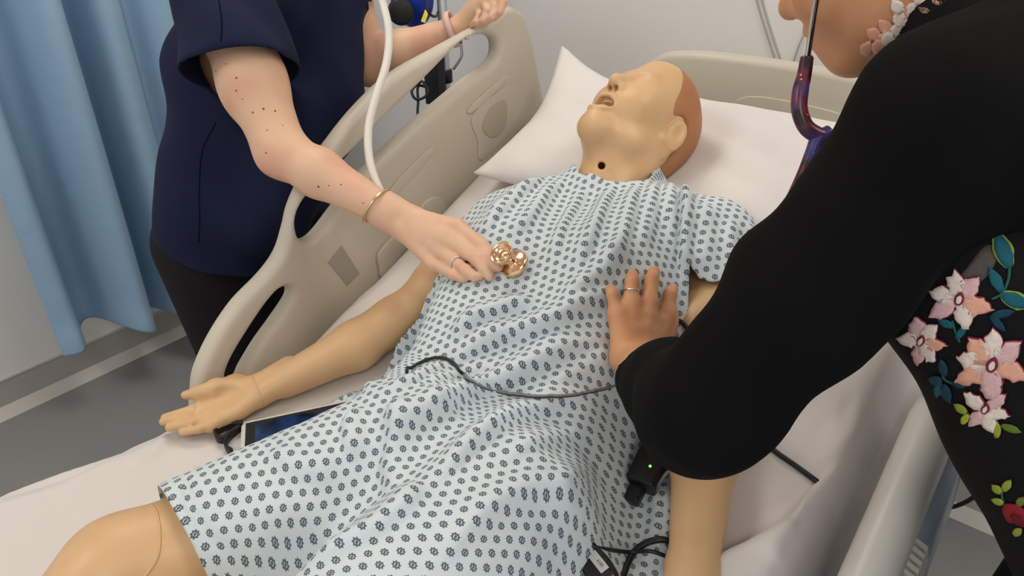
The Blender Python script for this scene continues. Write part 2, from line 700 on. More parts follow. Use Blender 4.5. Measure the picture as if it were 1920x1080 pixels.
def mat_gown():
    t = NT('printed_gown_cotton')
    uv = t.n('ShaderNodeUVMap').outputs[0]
    sp = t.n('ShaderNodeSeparateXYZ', inp={0: uv})
    PU, PV = 0.0172, 0.0145
    v = t.math('DIVIDE', sp.outputs[1], PV)
    row = t.math('FLOOR', v)
    off = t.math('MULTIPLY', t.math('PINGPONG', row, 1.0), 0.5)
    u = t.math('ADD', t.math('DIVIDE', sp.outputs[0], PU), off)
    lx = t.math('MULTIPLY', t.math('SUBTRACT', t.math('FRACT', u), 0.5), PU * 1000)
    ly = t.math('MULTIPLY', t.math('SUBTRACT', t.math('FRACT', v), 0.5), PV * 1000)
    r = t.math('SQRT', t.math('ADD', t.math('MULTIPLY', lx, lx), t.math('MULTIPLY', ly, ly)))   # millimetres
    th = t.math('ARCTAN2', ly, lx)
    ring = t.math('LESS_THAN', t.math('ABSOLUTE', t.math('SUBTRACT', r, 3.1)), 0.85)
    dot = t.math('LESS_THAN', r, 1.5)
    sp8 = t.math('GREATER_THAN', t.math('COSINE', t.math('MULTIPLY', th, 8.0)), 0.25)
    spoke = t.math('MULTIPLY', sp8, t.math('MULTIPLY', t.math('GREATER_THAN', r, 3.2), t.math('LESS_THAN', r, 4.9)))
    bar = t.math('MULTIPLY', t.math('LESS_THAN', t.math('ABSOLUTE', t.math('ADD', t.math('MULTIPLY', lx, 0.8), t.math('MULTIPLY', ly, 0.45))), 0.62), t.math('LESS_THAN', r, 3.2))
    m = t.math('MAXIMUM', t.math('MAXIMUM', ring, dot), t.math('MAXIMUM', spoke, bar))
    base = t.mix(t.noise(14, 3), srgb(206, 218, 223), srgb(218, 223, 222))
    col = t.mix(t.math('MULTIPLY', m, 0.95), base, srgb(84, 92, 104))
    hh = t.math('ADD', t.math('MULTIPLY', t.noise(1100, 1), 0.15), t.math('MULTIPLY', t.noise(26, 4), 0.8))
    t.bump(hh, 0.35, 0.004)
    return t.fin(col, 0.85, 0.2)


M_GOWN = mat_gown()


def mat_galaxy():
    t = NT('galaxy_print_tubing')
    n1 = t.ramp(t.noise(55, 4), 0.42, 0.62)
    n2 = t.ramp(t.noise(24, 3), 0.5, 0.65)
    col = t.mix(n1, srgb(32, 16, 24), srgb(112, 34, 50))
    sz = t.n('ShaderNodeSeparateXYZ', inp={0: t.obj()}).outputs[2]
    col = t.mix(t.math('MULTIPLY', n2, 0.8), col, srgb(62, 66, 130))
    v = t.n('ShaderNodeTexVoronoi')
    v.inputs['Scale'].default_value = 210
    t.set(v.inputs['Vector'], t.obj())
    st = t.math('MULTIPLY', t.math('LESS_THAN', v.outputs['Distance'], 0.18), t.math('GREATER_THAN', t.noise(70, 1), 0.6))
    col = t.mix(st, col, srgb(240, 190, 200))
    return t.fin(col, 0.3, 0.5)


M_GALAXY = mat_galaxy()


def emit(name, c, s):
    t = NT(name)
    m = t.fin(c, 0.5)
    t.b.inputs['Emission Color'].default_value = (*c, 1)
    t.b.inputs['Emission Strength'].default_value = s
    return m


M_PANEL = emit('light_diffuser', (1.0, 0.95, 0.88), PANEL_POWER)
M_LED = emit('green_led', (0.2, 0.9, 0.15), 2.0)


def mat_screen():
    t = NT('tablet_screen')
    w = t.n('ShaderNodeTexGradient')
    n = t.noise(14, 2)
    col = t.mix(t.ramp(n, 0.4, 0.6), srgb(14, 17, 26), srgb(36, 62, 104))
    m = t.fin(col, 0.12, 0.5)
    return m


M_SCREEN = mat_screen()

# ------------------------------------------------------------------ the room
XW, YW = -2.54, 1.96


def struct(o):
    o['kind'] = 'structure'
    return o


struct(box('floor', (XW - 0.1, -3.0, -0.1), (3.0, YW + 0.1, 0.0), M_FLOOR))
struct(box('wall_left', (XW - 0.1, -3.0, 0.0), (XW, YW + 0.1, 2.7), M_WALL))
struct(box('wall_head', (XW, YW, 0.0), (3.0, YW + 0.1, 2.7), M_WALL))
struct(box('ceiling', (XW - 0.1, -3.0, 2.7), (3.0, YW + 0.1, 2.8), M_CEIL))


def skirting(name, along, wall):
    """coved vinyl skirting: a tall grey band with a paler bead at its foot and top"""
    if along == 'y':
        P = lambda d, t, h: (wall + d, t, h)
        rng = (-3.0, YW)
    else:
        P = lambda d, t, h: (t, wall - d, h)
        rng = (XW, 3.0)
    prof = [(0.0, 0.125), (0.004, 0.125), (0.005, 0.118), (0.005, 0.03), (0.012, 0.012), (0.03, 0.003), (0.03, 0.0), (0.0, 0.0)]
    V = [P(d, t, h) for t in rng for d, h in prof]
    n = len(prof)
    F = [(i, (i + 1) % n, n + (i + 1) % n, n + i) for i in range(n)] + [tuple(range(n)), tuple(range(n, 2 * n))[::-1]]
    o = struct(mesh_np(name, V, F, M_SKIRT, None, False))
    pr2 = [(0.0055, 0.034), (0.034, 0.0045), (0.038, 0.0), (0.03, 0.0), (0.006, 0.02)]
    V = [P(d, t, h) for t in rng for d, h in pr2]
    n = len(pr2)
    F = [(i, (i + 1) % n, n + (i + 1) % n, n + i) for i in range(n)]
    mesh_np('cove_strip', V, F, M_BEAD, o, False)
    pr3 = [(0.0, 0.125), (0.008, 0.125), (0.008, 0.131), (0.0, 0.131)]
    V = [P(d, t, h) for t in rng for d, h in pr3]
    n = len(pr3)
    F = [(i, (i + 1) % n, n + (i + 1) % n, n + i) for i in range(n)]
    mesh_np('top_bead', V, F, M_BEAD, o, False)
    return o


skirting('baseboard_left', 'y', XW)
skirting('baseboard_head', 'x', YW)

for i, (lx, ly) in enumerate([(-1.5, 1.05), (-1.5, -0.8), (0.45, 1.05), (0.6, -0.8)]):
    L = empty('ceiling_light_offscreen', (lx, ly, 2.7), 'square recessed ceiling light panel with white frame', 'light', 'ceiling light panels')
    box('frame', (lx - 0.33, ly - 0.33, 2.685), (lx + 0.33, ly + 0.33, 2.7), M_WPL, L)
    box('diffuser', (lx - 0.3, ly - 0.3, 2.675), (lx + 0.3, ly + 0.3, 2.686), M_PANEL, L)

# thin cord hooked on the head wall
cordo = empty('wall_cord', tuple(aty(1478, 150, YW - 0.006)), 'thin grey cord hooked in a V on the wall above the headboard', 'cord')
P = lambda u, v: aty(u, v, YW - 0.006)
tube('cord_line', [P(1420, -60), P(1428, 0), P(1452, 80), P(1477, 150)], 0.0022, M_WCORD, cordo, 6, 4)
tube('cord_line', [P(1411, -60), P(1418, 0), P(1442, 80), P(1462, 142)], 0.0016, M_WCORD, cordo, 6, 4)
tube('cord_line', [P(1530, -60), P(1513, 45), P(1495, 95), P(1478, 150)], 0.0022, M_WCORD, cordo, 6, 4)
lathe('hook', [(0.006, 0), (0.006, 0.008), (0.003, 0.012)], aty(1478, 150, YW), (0, -1, 0), M_WCORD, cordo, 12)


# ------------------------------------------------------------------ curtain
def build_curtain():
    key = [(0.30, 0.020), (0.595, 0.00), (0.655, 0.03), (0.70, -0.065), (0.755, -0.07), (0.82, 0.06), (0.875, 0.055), (0.905, -0.07), (0.94, -0.075),
           (0.985, 0.05), (1.04, 0.055), (1.075, 0.0), (1.10, -0.015), (1.15, 0.05), (1.20, 0.05), (1.23, -0.08), (1.26, -0.08), (1.31, 0.05), (1.40, 0.05), (1.44, -0.07), (1.5, 0.04), (1.6, 0.05), (1.65, -0.06), (1.72, 0.04)]
    key = key[1:]
    P2 = catmull(key, 8)
    n = len(P2)
    zs = np.concatenate([[0.0, 0.003, 0.03, 0.032], np.linspace(0.06, 1.0, 26)])
    V = []
    for t in zs:
        for i, (y, w) in enumerate(P2):
            y0 = y
            amp = 0.80 + 0.5 * (1 - t)
            zb = 0.255 - 0.06 * (y0 - 0.6) + 0.02 * math.sin(y0 * 19)
            z = zb + t * (2.62 - zb)
            yy = y0 + (t ** 1.3) * 0.06 * math.sin(y0 * 9 + 1) * 0.4
            x = -2.34 + w * amp + 0.010 * math.sin(6 * t + y0 * 14) * (1 - t)
            if t < 0.031:
                x += 0.002
            V.append((x, yy, z))
    o = mesh_np('curtain', V, grid_faces(len(zs), n), M_CURT)
    m = o.modifiers.new('solid', 'SOLIDIFY')
    m.thickness = 0.002
    tag(o, 'pale blue pleated privacy curtain hanging along the wall', 'curtain')
    r = tube('curtain_track', [(-2.34, 0.3, 2.66), (-2.34, 1.9, 2.66)], 0.012, M_WPL, None, 8, 0)
    tag(r, 'white ceiling track carrying the blue curtain', 'curtain track')
    box('ceiling_bracket', (-2.35, 0.5, 2.66), (-2.33, 0.52, 2.7), M_WPL, r)
    box('ceiling_bracket', (-2.35, 1.7, 2.66), (-2.33, 1.72, 2.7), M_WPL, r)


build_curtain()


# ------------------------------------------------------------------ height-field tools in bed coordinates
def blur(a, s):
    n = int(3 * s) + 1
    k = np.exp(-0.5 * (np.arange(-n, n + 1) / s) ** 2)
    k /= k.sum()
    p = np.pad(a, ((n, n), (0, 0)), mode='edge')
    a = sum(k[i] * p[i:i + a.shape[0]] for i in range(2 * n + 1))
    p = np.pad(a, ((0, 0), (n, n)), mode='edge')
    return sum(k[i] * p[:, i:i + a.shape[1]] for i in range(2 * n + 1))


def seg_dist(X, S, pts):
    """distance to a polyline, signed side, and parameter 0..1 along it"""
    pts = np.asarray(pts, float)
    best = np.full(X.shape, 1e9)
    side = np.zeros(X.shape)
    par = np.zeros(X.shape)
    L = np.concatenate([[0], np.cumsum(np.linalg.norm(np.diff(pts, axis=0), axis=1))])
    for i in range(len(pts) - 1):
        a, b = pts[i], pts[i + 1]
        d = b - a
        dd = d @ d + 1e-12
        t = np.clip(((X - a[0]) * d[0] + (S - a[1]) * d[1]) / dd, 0, 1)
        ex, es = X - a[0] - t * d[0], S - a[1] - t * d[1]
        q = np.hypot(ex, es)
        m = q < best
        best = np.where(m, q, best)
        side = np.where(m, np.sign(d[0] * es - d[1] * ex), side)
        par = np.where(m, (L[i] + t * math.sqrt(dd)) / L[-1], par)
    return best, side, par


def in_poly(X, S, poly):
    poly = np.asarray(poly)
    ins = np.zeros(X.shape, bool)
    j = len(poly) - 1
    for i in range(len(poly)):
        xi, yi = poly[i]
        xj, yj = poly[j]
        c = ((yi > S) != (yj > S)) & (X < (xj - xi) * (S - yi) / (yj - yi + 1e-15) + xi)
        ins ^= c
        j = i
    return ins


def add_fold(hf, X, S, pts, amp, wl, wr=None, taper=True):
    """ridge (amp > 0) or furrow along a polyline; wl and wr are its two flank widths"""
    wr = wl if wr is None else wr
    d, sd, t = seg_dist(X, S, pts)
    w = np.where(sd > 0, wl, wr)
    env = np.clip(np.sin(np.clip(t, 0.02, 0.98) * math.pi) * 1.6, 0, 1) if taper else 1.0
    hf += amp * env * np.exp(-(d / w) ** 2)


# ------------------------------------------------------------------ the bed
BX0, BX1 = -1.035, -0.105
BEDC = (-0.57, 0.6, 0.0)
bedo = empty('hospital_bed', BEDC, 'adjustable hospital bed with beige plastic side rails and raised backrest', 'bed')


def build_mattress():
    xs = np.arange(-1.19, -0.06, 0.006)
    ss = np.arange(-0.45, 1.46, 0.006)
    X, S = np.meshgrid(xs, ss)
    # left edge flares out towards the foot where the sheet hangs loose
    el = BX0 - 0.055 * np.clip((0.55 - S) / 0.4, 0, 1) - 0.07 * np.clip((0.30 - S) / 0.35, 0, 1.3)
    er = BX1
    dl = X - el
    dr = er - X
    dh = 1.44 - S
    e = np.minimum(np.minimum(dl, dr), dh)
    r = 0.035
    hf = np.where(e >= r, 0.0, -(r - np.sqrt(np.clip(r * r - (r - np.clip(e, 0, r)) ** 2, 0, None))))
    hf = np.where(e < 0, -r - (-e) * 3.0, hf)
    hf = np.maximum(hf, -0.12)
    B = lambda l: [bat(u, v, 0)[:2] for u, v in l]
    for px, amp, wl, wr in [
        ([(-60, 905), (120, 850), (260, 800), (380, 752)], 0.014, 0.016, 0.03),
        ([(-60, 945), (110, 895), (250, 838), (330, 792)], -0.010, 0.012, 0.02),
        ([(-40, 965), (150, 900), (300, 830)], 0.007, 0.02, 0.03),
        ([(318, 808), (290, 850), (240, 890)], 0.006, 0.010, 0.010),
        ([(300, 815), (200, 870), (120, 930)], 0.005, 0.02, 0.02),
        ([(420, 850), (330, 880), (260, 930)], -0.004, 0.02, 0.02),
        ([(700, 520), (600, 610), (520, 680)], 0.010, 0.025, 0.012),
        ([(760, 480), (690, 545), (640, 585)], -0.005, 0.01, 0.012),
        ([(900, 395), (950, 330), (975, 270)], 0.008, 0.012, 0.02),
        ([(930, 330), (985, 275)], -0.006, 0.01, 0.01),
        ([(690, 725), (760, 660)], 0.003, 0.02, 0.02),
        ([(800, 700), (830, 620)], 0.003, 0.02, 0.02),
    ]:
        add_fold(hf, X, S, B(px), amp, wl, wr)
    # the sheet bunched up against the lowered rail on the other side
    rd = np.array(B([(1735, 690), (1660, 790), (1541, 904), (1470, 990), (1400, 1031), (1330, 1062), (1240, 1120)]))
    d, sd, t = seg_dist(X, S, rd)
    sgn = d * np.where((X - np.interp(S, rd[::-1, 1], rd[::-1, 0])) > 0, 1, -1)
    lift = 0.055 / (1 + np.exp(-sgn / 0.0035)) * (0.35 + 0.65 * np.clip(1 - sgn / 0.16, 0, 1))
    lift *= np.clip((t - 0.0) / 0.25, 0, 1)
    lift = np.where(S < rd[-1, 1], lift * 0.8, lift)
    fade = np.clip((er + 0.012 - X) / 0.03, 0, 1)
    hf += lift * fade
    for px, amp, wl, wr in [([(1730, 720), (1640, 880), (1590, 1000)], 0.016, 0.025, 0.012), ([(1590, 900), (1520, 1000), (1470, 1080)], -0.012, 0.02, 0.03),
                            ([(1640, 860), (1600, 960), (1560, 1080)], -0.014, 0.014, 0.02), ([(1500, 1000), (1440, 1080)], 0.01, 0.02, 0.02),
                            ([(1560, 780), (1520, 830)], -0.003, 0.01, 0.01), ([(1600, 735), (1575, 790)], -0.004, 0.008, 0.008),
                            ([(1650, 760), (1560, 850), (1450, 940)], 0.006, 0.02, 0.01)]:
        add_fold(hf, X, S, B(px), amp, wl, wr)
    X = np.maximum(X, el - 0.010)
    V = bed(X, S, hf).reshape(-1, 3)
    nr, nc = X.shape
    F = grid_faces(nr, nc)
    # underside skirt of the mattress
    edge = np.concatenate([np.arange(nc), np.arange(1, nr) * nc + nc - 1, (nr - 1) * nc + np.arange(nc - 2, -1, -1), np.arange(nr - 2, 0, -1) * nc])
    base = len(V)
    lowp = bed(X, S, -0.15 + 0 * X).reshape(-1, 3)[edge]
    V = np.concatenate([V, lowp])
    k = len(edge)
    ring = np.array([(edge[i], base + i, base + (i + 1) % k, edge[(i + 1) % k]) for i in range(k)])
    o = mesh_np('mattress', V, np.concatenate([F, ring]), M_SHEET)
    o['label'] = 'mattress covered with a wrinkled white fitted sheet'
    o['category'] = 'mattress'
    return o


build_mattress()

# deck and undercarriage
for nm, s0, s1 in (('backrest_deck', 0.64, 1.42), ('seat_deck', -0.45, 0.58)):
    ss = np.linspace(s0, s1, 5)
    V, F = [], []
    for s in ss:
        for x, h in ((-1.0, -0.155), (-0.13, -0.155), (-0.13, -0.19), (-1.0, -0.19)):
            V.append(bed(x, s, h))
    for i in range(4):
        for j in range(4):
            F.append((i * 4 + j, i * 4 + (j + 1) % 4, i * 4 + 4 + (j + 1) % 4, i * 4 + 4 + j))
    F += [(0, 3, 2, 1), (16, 17, 18, 19)]
    mesh_np(nm, V, F, M_STEEL, bedo, False)
box('bed_frame', (-1.0, -0.45, 0.46), (-0.14, 1.6, 0.53), M_STEEL, bedo, 0.01)
box('lift_column', (-0.66, 0.0, 0.18), (-0.48, 0.18, 0.47), M_RAILW, bedo, 0.01)
box('lift_column', (-0.66, 1.05, 0.18), (-0.48, 1.23, 0.47), M_RAILW, bedo, 0.01)
box('base_frame', (-0.95, -0.3, 0.13), (-0.19, 1.5, 0.2), M_RAILW, bedo, 0.02)
for wx in (-0.92, -0.22):
    for wy in (-0.22, 1.42):
        lathe('castor', [(0.03, -0.02), (0.062, -0.018), (0.065, 0.0), (0.062, 0.018), (0.03, 0.02)], (wx, wy, 0.066), (1, 0, 0), M_BPL, bedo, 20)


def plate(name, outer, holes, mapper, thick, bev, mat, parent):
    """flat plate with rounded edges from 2-D outlines; mapper(a, b, c) gives world points"""
    cu = bpy.data.curves.new(name, 'CURVE')
    cu.dimensions = '2D'
    cu.fill_mode = 'BOTH'
    cu.extrude = max(thick / 2 - bev, 0.0005)
    cu.bevel_depth = bev
    cu.bevel_resolution = 4
    for pl in [outer] + holes:
        sp = cu.splines.new('POLY')
        sp.points.add(len(pl) - 1)
        for i, p in enumerate(pl):
            sp.points[i].co = (p[0], p[1], 0, 1)
        sp.use_cyclic_u = True
    t = bpy.data.objects.new('tmp_curve', cu)
    COL.objects.link(t)
    dg = bpy.context.evaluated_depsgraph_get()
    me = bpy.data.meshes.new_from_object(t.evaluated_get(dg))
    bpy.data.objects.remove(t)
    bm = bmesh.new()
    bm.from_mesh(me)
    bmesh.ops.remove_doubles(bm, verts=bm.verts, dist=1e-5)
    for v in bm.verts:
        v.co = Vector(mapper(*v.co))
    bmesh.ops.recalc_face_normals(bm, faces=bm.faces)
    bm.to_mesh(me)
    bm.free()
    me.materials.clear()
    me.materials.append(mat)
    me.name = name
    for p in me.polygons:
        p.use_smooth = True
    o = bpy.data.objects.new(name, me)
    put(o, parent)
    m = o.modifiers.new('es', 'EDGE_SPLIT')
    m.split_angle = math.radians(35)
    return o


RX = -1.062   # inner face of the raised rail


def slab(name, loops, x0, thick, rnd, vox, mat, parent):
    """plate in the y-z plane with rounded edges; loops: outer outline first, then holes"""
    allp = np.vstack(loops)
    lo = np.array([x0 - thick / 2 - 3 * vox, *(allp.min(0) - 4 * vox)])
    hi = np.array([x0 + thick / 2 + 3 * vox, *(allp.max(0) + 4 * vox)])
    v = Vol(lo, hi, vox)
    ys = lo[1] + np.arange(v.n[1]) * vox
    zs = lo[2] + np.arange(v.n[2]) * vox
    Y, Z_ = np.meshgrid(ys, zs, indexing='ij')
    d = None
    for i, L in enumerate(loops):
        q = seg_dist(Y, Z_, np.vstack([L, L[:1]]))[0]
        q = np.where(in_poly(Y, Z_, L), -q, q)
        d = q if i == 0 else np.maximum(d, -q)
    xs = lo[0] + np.arange(v.n[0]) * vox
    w1 = (d + rnd)[None]
    w2 = (np.abs(xs - x0) - thick / 2 + rnd)[:, None, None]
    v.f = (np.minimum(np.maximum(w1, w2), 0) + np.sqrt(np.maximum(w1, 0) ** 2 + np.maximum(w2, 0) ** 2) - rnd).astype(np.float32)
    return v.obj(name, mat, parent, 1)


yz = lambda pts, x=RX: np.array([atx(u, v, x)[1:] for u, v in pts])
outer = [(372, 735), (380, 695), (408, 635), (450, 572), (500, 520), (530, 478), (545, 432), (556, 388), (584, 330), (628, 268), (680, 203), (747, 140), (830, 92), (905, 50), (934, 29),
         (952, 16), (972, 15), (992, 40), (1008, 105), (1020, 170), (1030, 230), (1040, 330), (960, 420), (860, 500), (745, 590), (600, 680), (500, 755), (430, 800), (375, 790)]
hole1 = [(562, 440), (560, 412), (574, 378), (608, 340), (660, 290), (720, 228), (800, 150), (868, 82), (905, 66), (930, 72), (937, 92), (928, 116), (885, 149), (837, 189), (781, 237),
         (704, 311), (650, 375), (610, 428), (590, 449), (572, 454)]
hole2 = [(428, 712), (438, 676), (470, 622), (503, 573), (526, 547), (542, 541), (551, 549), (547, 566), (520, 606), (490, 648), (462, 695), (452, 715)]
railL = slab('side_rail', [catmull(yz(outer), 5, True), catmull(yz(hole1), 4, True), catmull(yz(hole2), 4, True)], RX - 0.021, 0.042, 0.018, 0.004, M_RAIL, bedo)


def rail_patch(name, px, h, bev, mat, parent, sub=4):
    pts = catmull(yz(px, RX + h), 4, True) if sub else yz(px, RX + h)
    return plate(name, pts, [], lambda a, b, c: (RX + c + h * 0.5 - 0.0002, a, b), h, bev, mat, parent)


rail_patch('grip_ridge', [(738, 352), (745, 362), (808, 292), (803, 284)], 0.005, 0.002, M_RAIL, railL)
rail_patch('grip_ridge', [(884, 200), (890, 208), (948, 154), (944, 148)], 0.005, 0.002, M_RAIL, railL)
rail_patch('rating_label', [(616, 492), (641, 461), (674, 513), (652, 536)], 0.0016, 0.0005, M_GREYST, railL, 0)
rail_patch('control_panel', [(888, 215), (955, 162), (978, 190), (968, 232), (905, 300), (897, 262)], 0.003, 0.001, M_RAIL, railL)
rail_patch('speaker_oval', [(906, 240), (918, 205), (944, 188), (951, 205), (946, 240), (925, 258)], 0.005, 0.001, M_RAILD, railL)
rail_patch('moulded_panel', [(735, 375), (808, 296), (826, 330), (822, 352), (776, 410)], 0.002, 0.001, M_RAIL, railL)
rail_patch('hinge_cover', [(786, 408), (800, 380), (822, 372), (832, 384), (834, 398), (780, 455)], 0.01, 0.003, M_RAIL, railL)
rail_patch('hinge_cover', [(716, 500), (713, 480), (725, 462), (748, 440), (768, 452), (722, 515)], 0.01, 0.003, M_RAIL, railL)

# headboard: moulded panel with a thick rounded top
HY = 1.62
hb = plate('headboard', catmull([(-0.88, 0.55), (-0.89, 0.9), (-0.88, 1.12), (-0.84, 1.19), (-0.76, 1.215), (-0.57, 1.222), (-0.38, 1.215), (-0.30, 1.19), (-0.26, 1.12), (-0.25, 0.9), (-0.26, 0.55)], 4, True), [],
           lambda a, b, c: (a, HY + 0.02 - c, b), 0.045, 0.018, M_RAIL, bedo)
plate('recessed_panel', catmull([(-0.60, 1.155), (-0.42, 1.155), (-0.33, 1.13), (-0.32, 1.08), (-0.40, 1.055), (-0.6, 1.055), (-0.64, 1.1)], 4, True), [],
      lambda a, b, c: (a, HY - 0.003 - c, b), 0.006, 0.002, M_RAIL, hb)


# lowered rail on the far side: long rounded cap, ribbed grip and blue-grey outer panel
RRX = -0.028


def build_right_rail():
    r = None
    prof = [(-0.026, -0.06), (-0.030, -0.02), (-0.026, 0.006), (-0.012, 0.020), (0.008, 0.022), (0.026, 0.010), (0.034, -0.012), (0.034, -0.06)]
    ss = np.concatenate([np.linspace(0.36, 1.06, 30)])
    V = []
    n = len(prof)
    P = catmull(prof, 4)
    n = len(P)
    for s in ss:
        e = np.clip(min(s - 0.36, 1.06 - s) / 0.05, 0, 1)
        q = math.sqrt(1 - (1 - e) ** 2)
        for a, b in P:
            V.append(bed(RRX + a * (0.5 + 0.5 * q), s, 0.005 + (b + 0.06) * q - 0.06))
    F = [tuple(f) for f in grid_faces(len(ss), n)]
    F += [tuple(range(n)), tuple(range((len(ss) - 1) * n, len(ss) * n))[::-1]]
    r = mesh_np('side_rail', V, F, M_RAILW, bedo)
    V = []
    for s in np.linspace(0.38, 1.04, 12):
        for a, b in ((-0.02, -0.05), (0.030, -0.03), (0.052, -0.05), (0.066, -0.26), (0.05, -0.28), (-0.02, -0.28)):
            V.append(bed(RRX + a, s, b))
    F = [tuple(f) for f in grid_faces(12, 6)] + [(i * 6 + 5, i * 6, i * 6 + 6, i * 6 + 11) for i in range(11)] + [tuple(range(6)), tuple(range(66, 72))[::-1]]
    mesh_np('outer_panel', V, F, M_RAILB, r)
    for i in range(10):
        s = 0.735 + i * 0.0115
        V = [bed(RRX + a, s + ds, b) for ds in (0, 0.006) for a, b in ((0.030, -0.022), (0.050, -0.036), (0.058, -0.085), (0.030, -0.085))]
        mesh_np('grip_rib', V, [(0, 1, 2, 3), (7, 6, 5, 4), (0, 4, 5, 1), (1, 5, 6, 2), (2, 6, 7, 3), (3, 7, 4, 0)], M_RAILW, r, False)
    V = [bed(RRX + a, s, b) for s in (0.62, 0.745) for a, b in ((0.034, -0.075), (0.060, -0.075), (0.064, -0.1), (0.034, -0.1))]
    mesh_np('release_tab', V, [(0, 1, 2, 3), (7, 6, 5, 4), (0, 4, 5, 1), (1, 5, 6, 2), (2, 6, 7, 3), (3, 7, 4, 0)], M_BLUEB, r, False)


build_right_rail()


# ------------------------------------------------------------------ pillow
def build_pillow():
    n = 60
    a = np.linspace(-1, 1, n)
    U, W = np.meshgrid(a, a)
    prof = np.clip((1 - np.abs(U) ** 3.2) * (1 - np.abs(W) ** 3.2), 0, 1) ** 0.55
    cx, cs, hx, hs = -0.585, 1.335, 0.385, 0.185
    pin = 1 - 0.05 * (1 - W ** 2) * np.abs(U) ** 4
    X = cx + hx * U * pin
    S = cs + hs * W * (1 - 0.05 * (1 - U ** 2) * np.abs(W) ** 4)
    T = 0.055
    dent = 0.035 * np.exp(-((X + 0.60) / 0.11) ** 2 - ((S - 1.31) / 0.14) ** 2)
    base = 0.062 + 0.0 * X
    lift = 0.085 * np.clip((-U - 0.55) / 0.45, 0, 1) ** 2 * np.clip((W + 0.2) / 1.2, 0, 1) ** 2     # propped corner
    under = np.full(X.shape, 1.0)
    for a_, b_, ra, rb in TORSO + NECK + HEADS:
        for t in np.linspace(0, 1, 9):
            c_, r_ = a_ + (b_ - a_) * t, ra + (rb - ra) * t
            d2 = (X - c_[0]) ** 2 + (S - c_[1]) ** 2
            under = np.minimum(under, np.where(d2 < r_ * r_, c_[2] - np.sqrt(np.clip(r_ * r_ - d2, 0, None)), 1.0))
    wr = 0.004 * np.sin(U * 17 + W * 6) * np.sin(W * 9 - U * 4) * prof
    top = base + T * prof - dent * prof + lift + wr
    top = np.minimum(top, blur(np.minimum(top, under + 0.003), 1.2))
    top = np.maximum(np.minimum(top, under + 0.004), 0.010)
    bot = np.minimum(base - 0.056 * prof + lift * 0.9, top - 0.006)
    V = np.concatenate([bed(X, S, top).reshape(-1, 3), bed(X, S, bot).reshape(-1, 3)])
    F = grid_faces(n, n)
    F = np.concatenate([F, F[:, ::-1] + n * n])
    e = np.concatenate([np.arange(n), np.arange(1, n) * n + n - 1, (n - 1) * n + np.arange(n - 2, -1, -1), np.arange(n - 2, 0, -1) * n])
    k = len(e)
    ring = np.array([(e[i], e[i] + n * n, e[(i + 1) % k] + n * n, e[(i + 1) % k]) for i in range(k)])
    o = mesh_np('pillow', V, np.concatenate([F, ring]), M_PILLOW)
    tag(o, 'soft white pillow under the manikin head with one corner poking up', 'pillow')



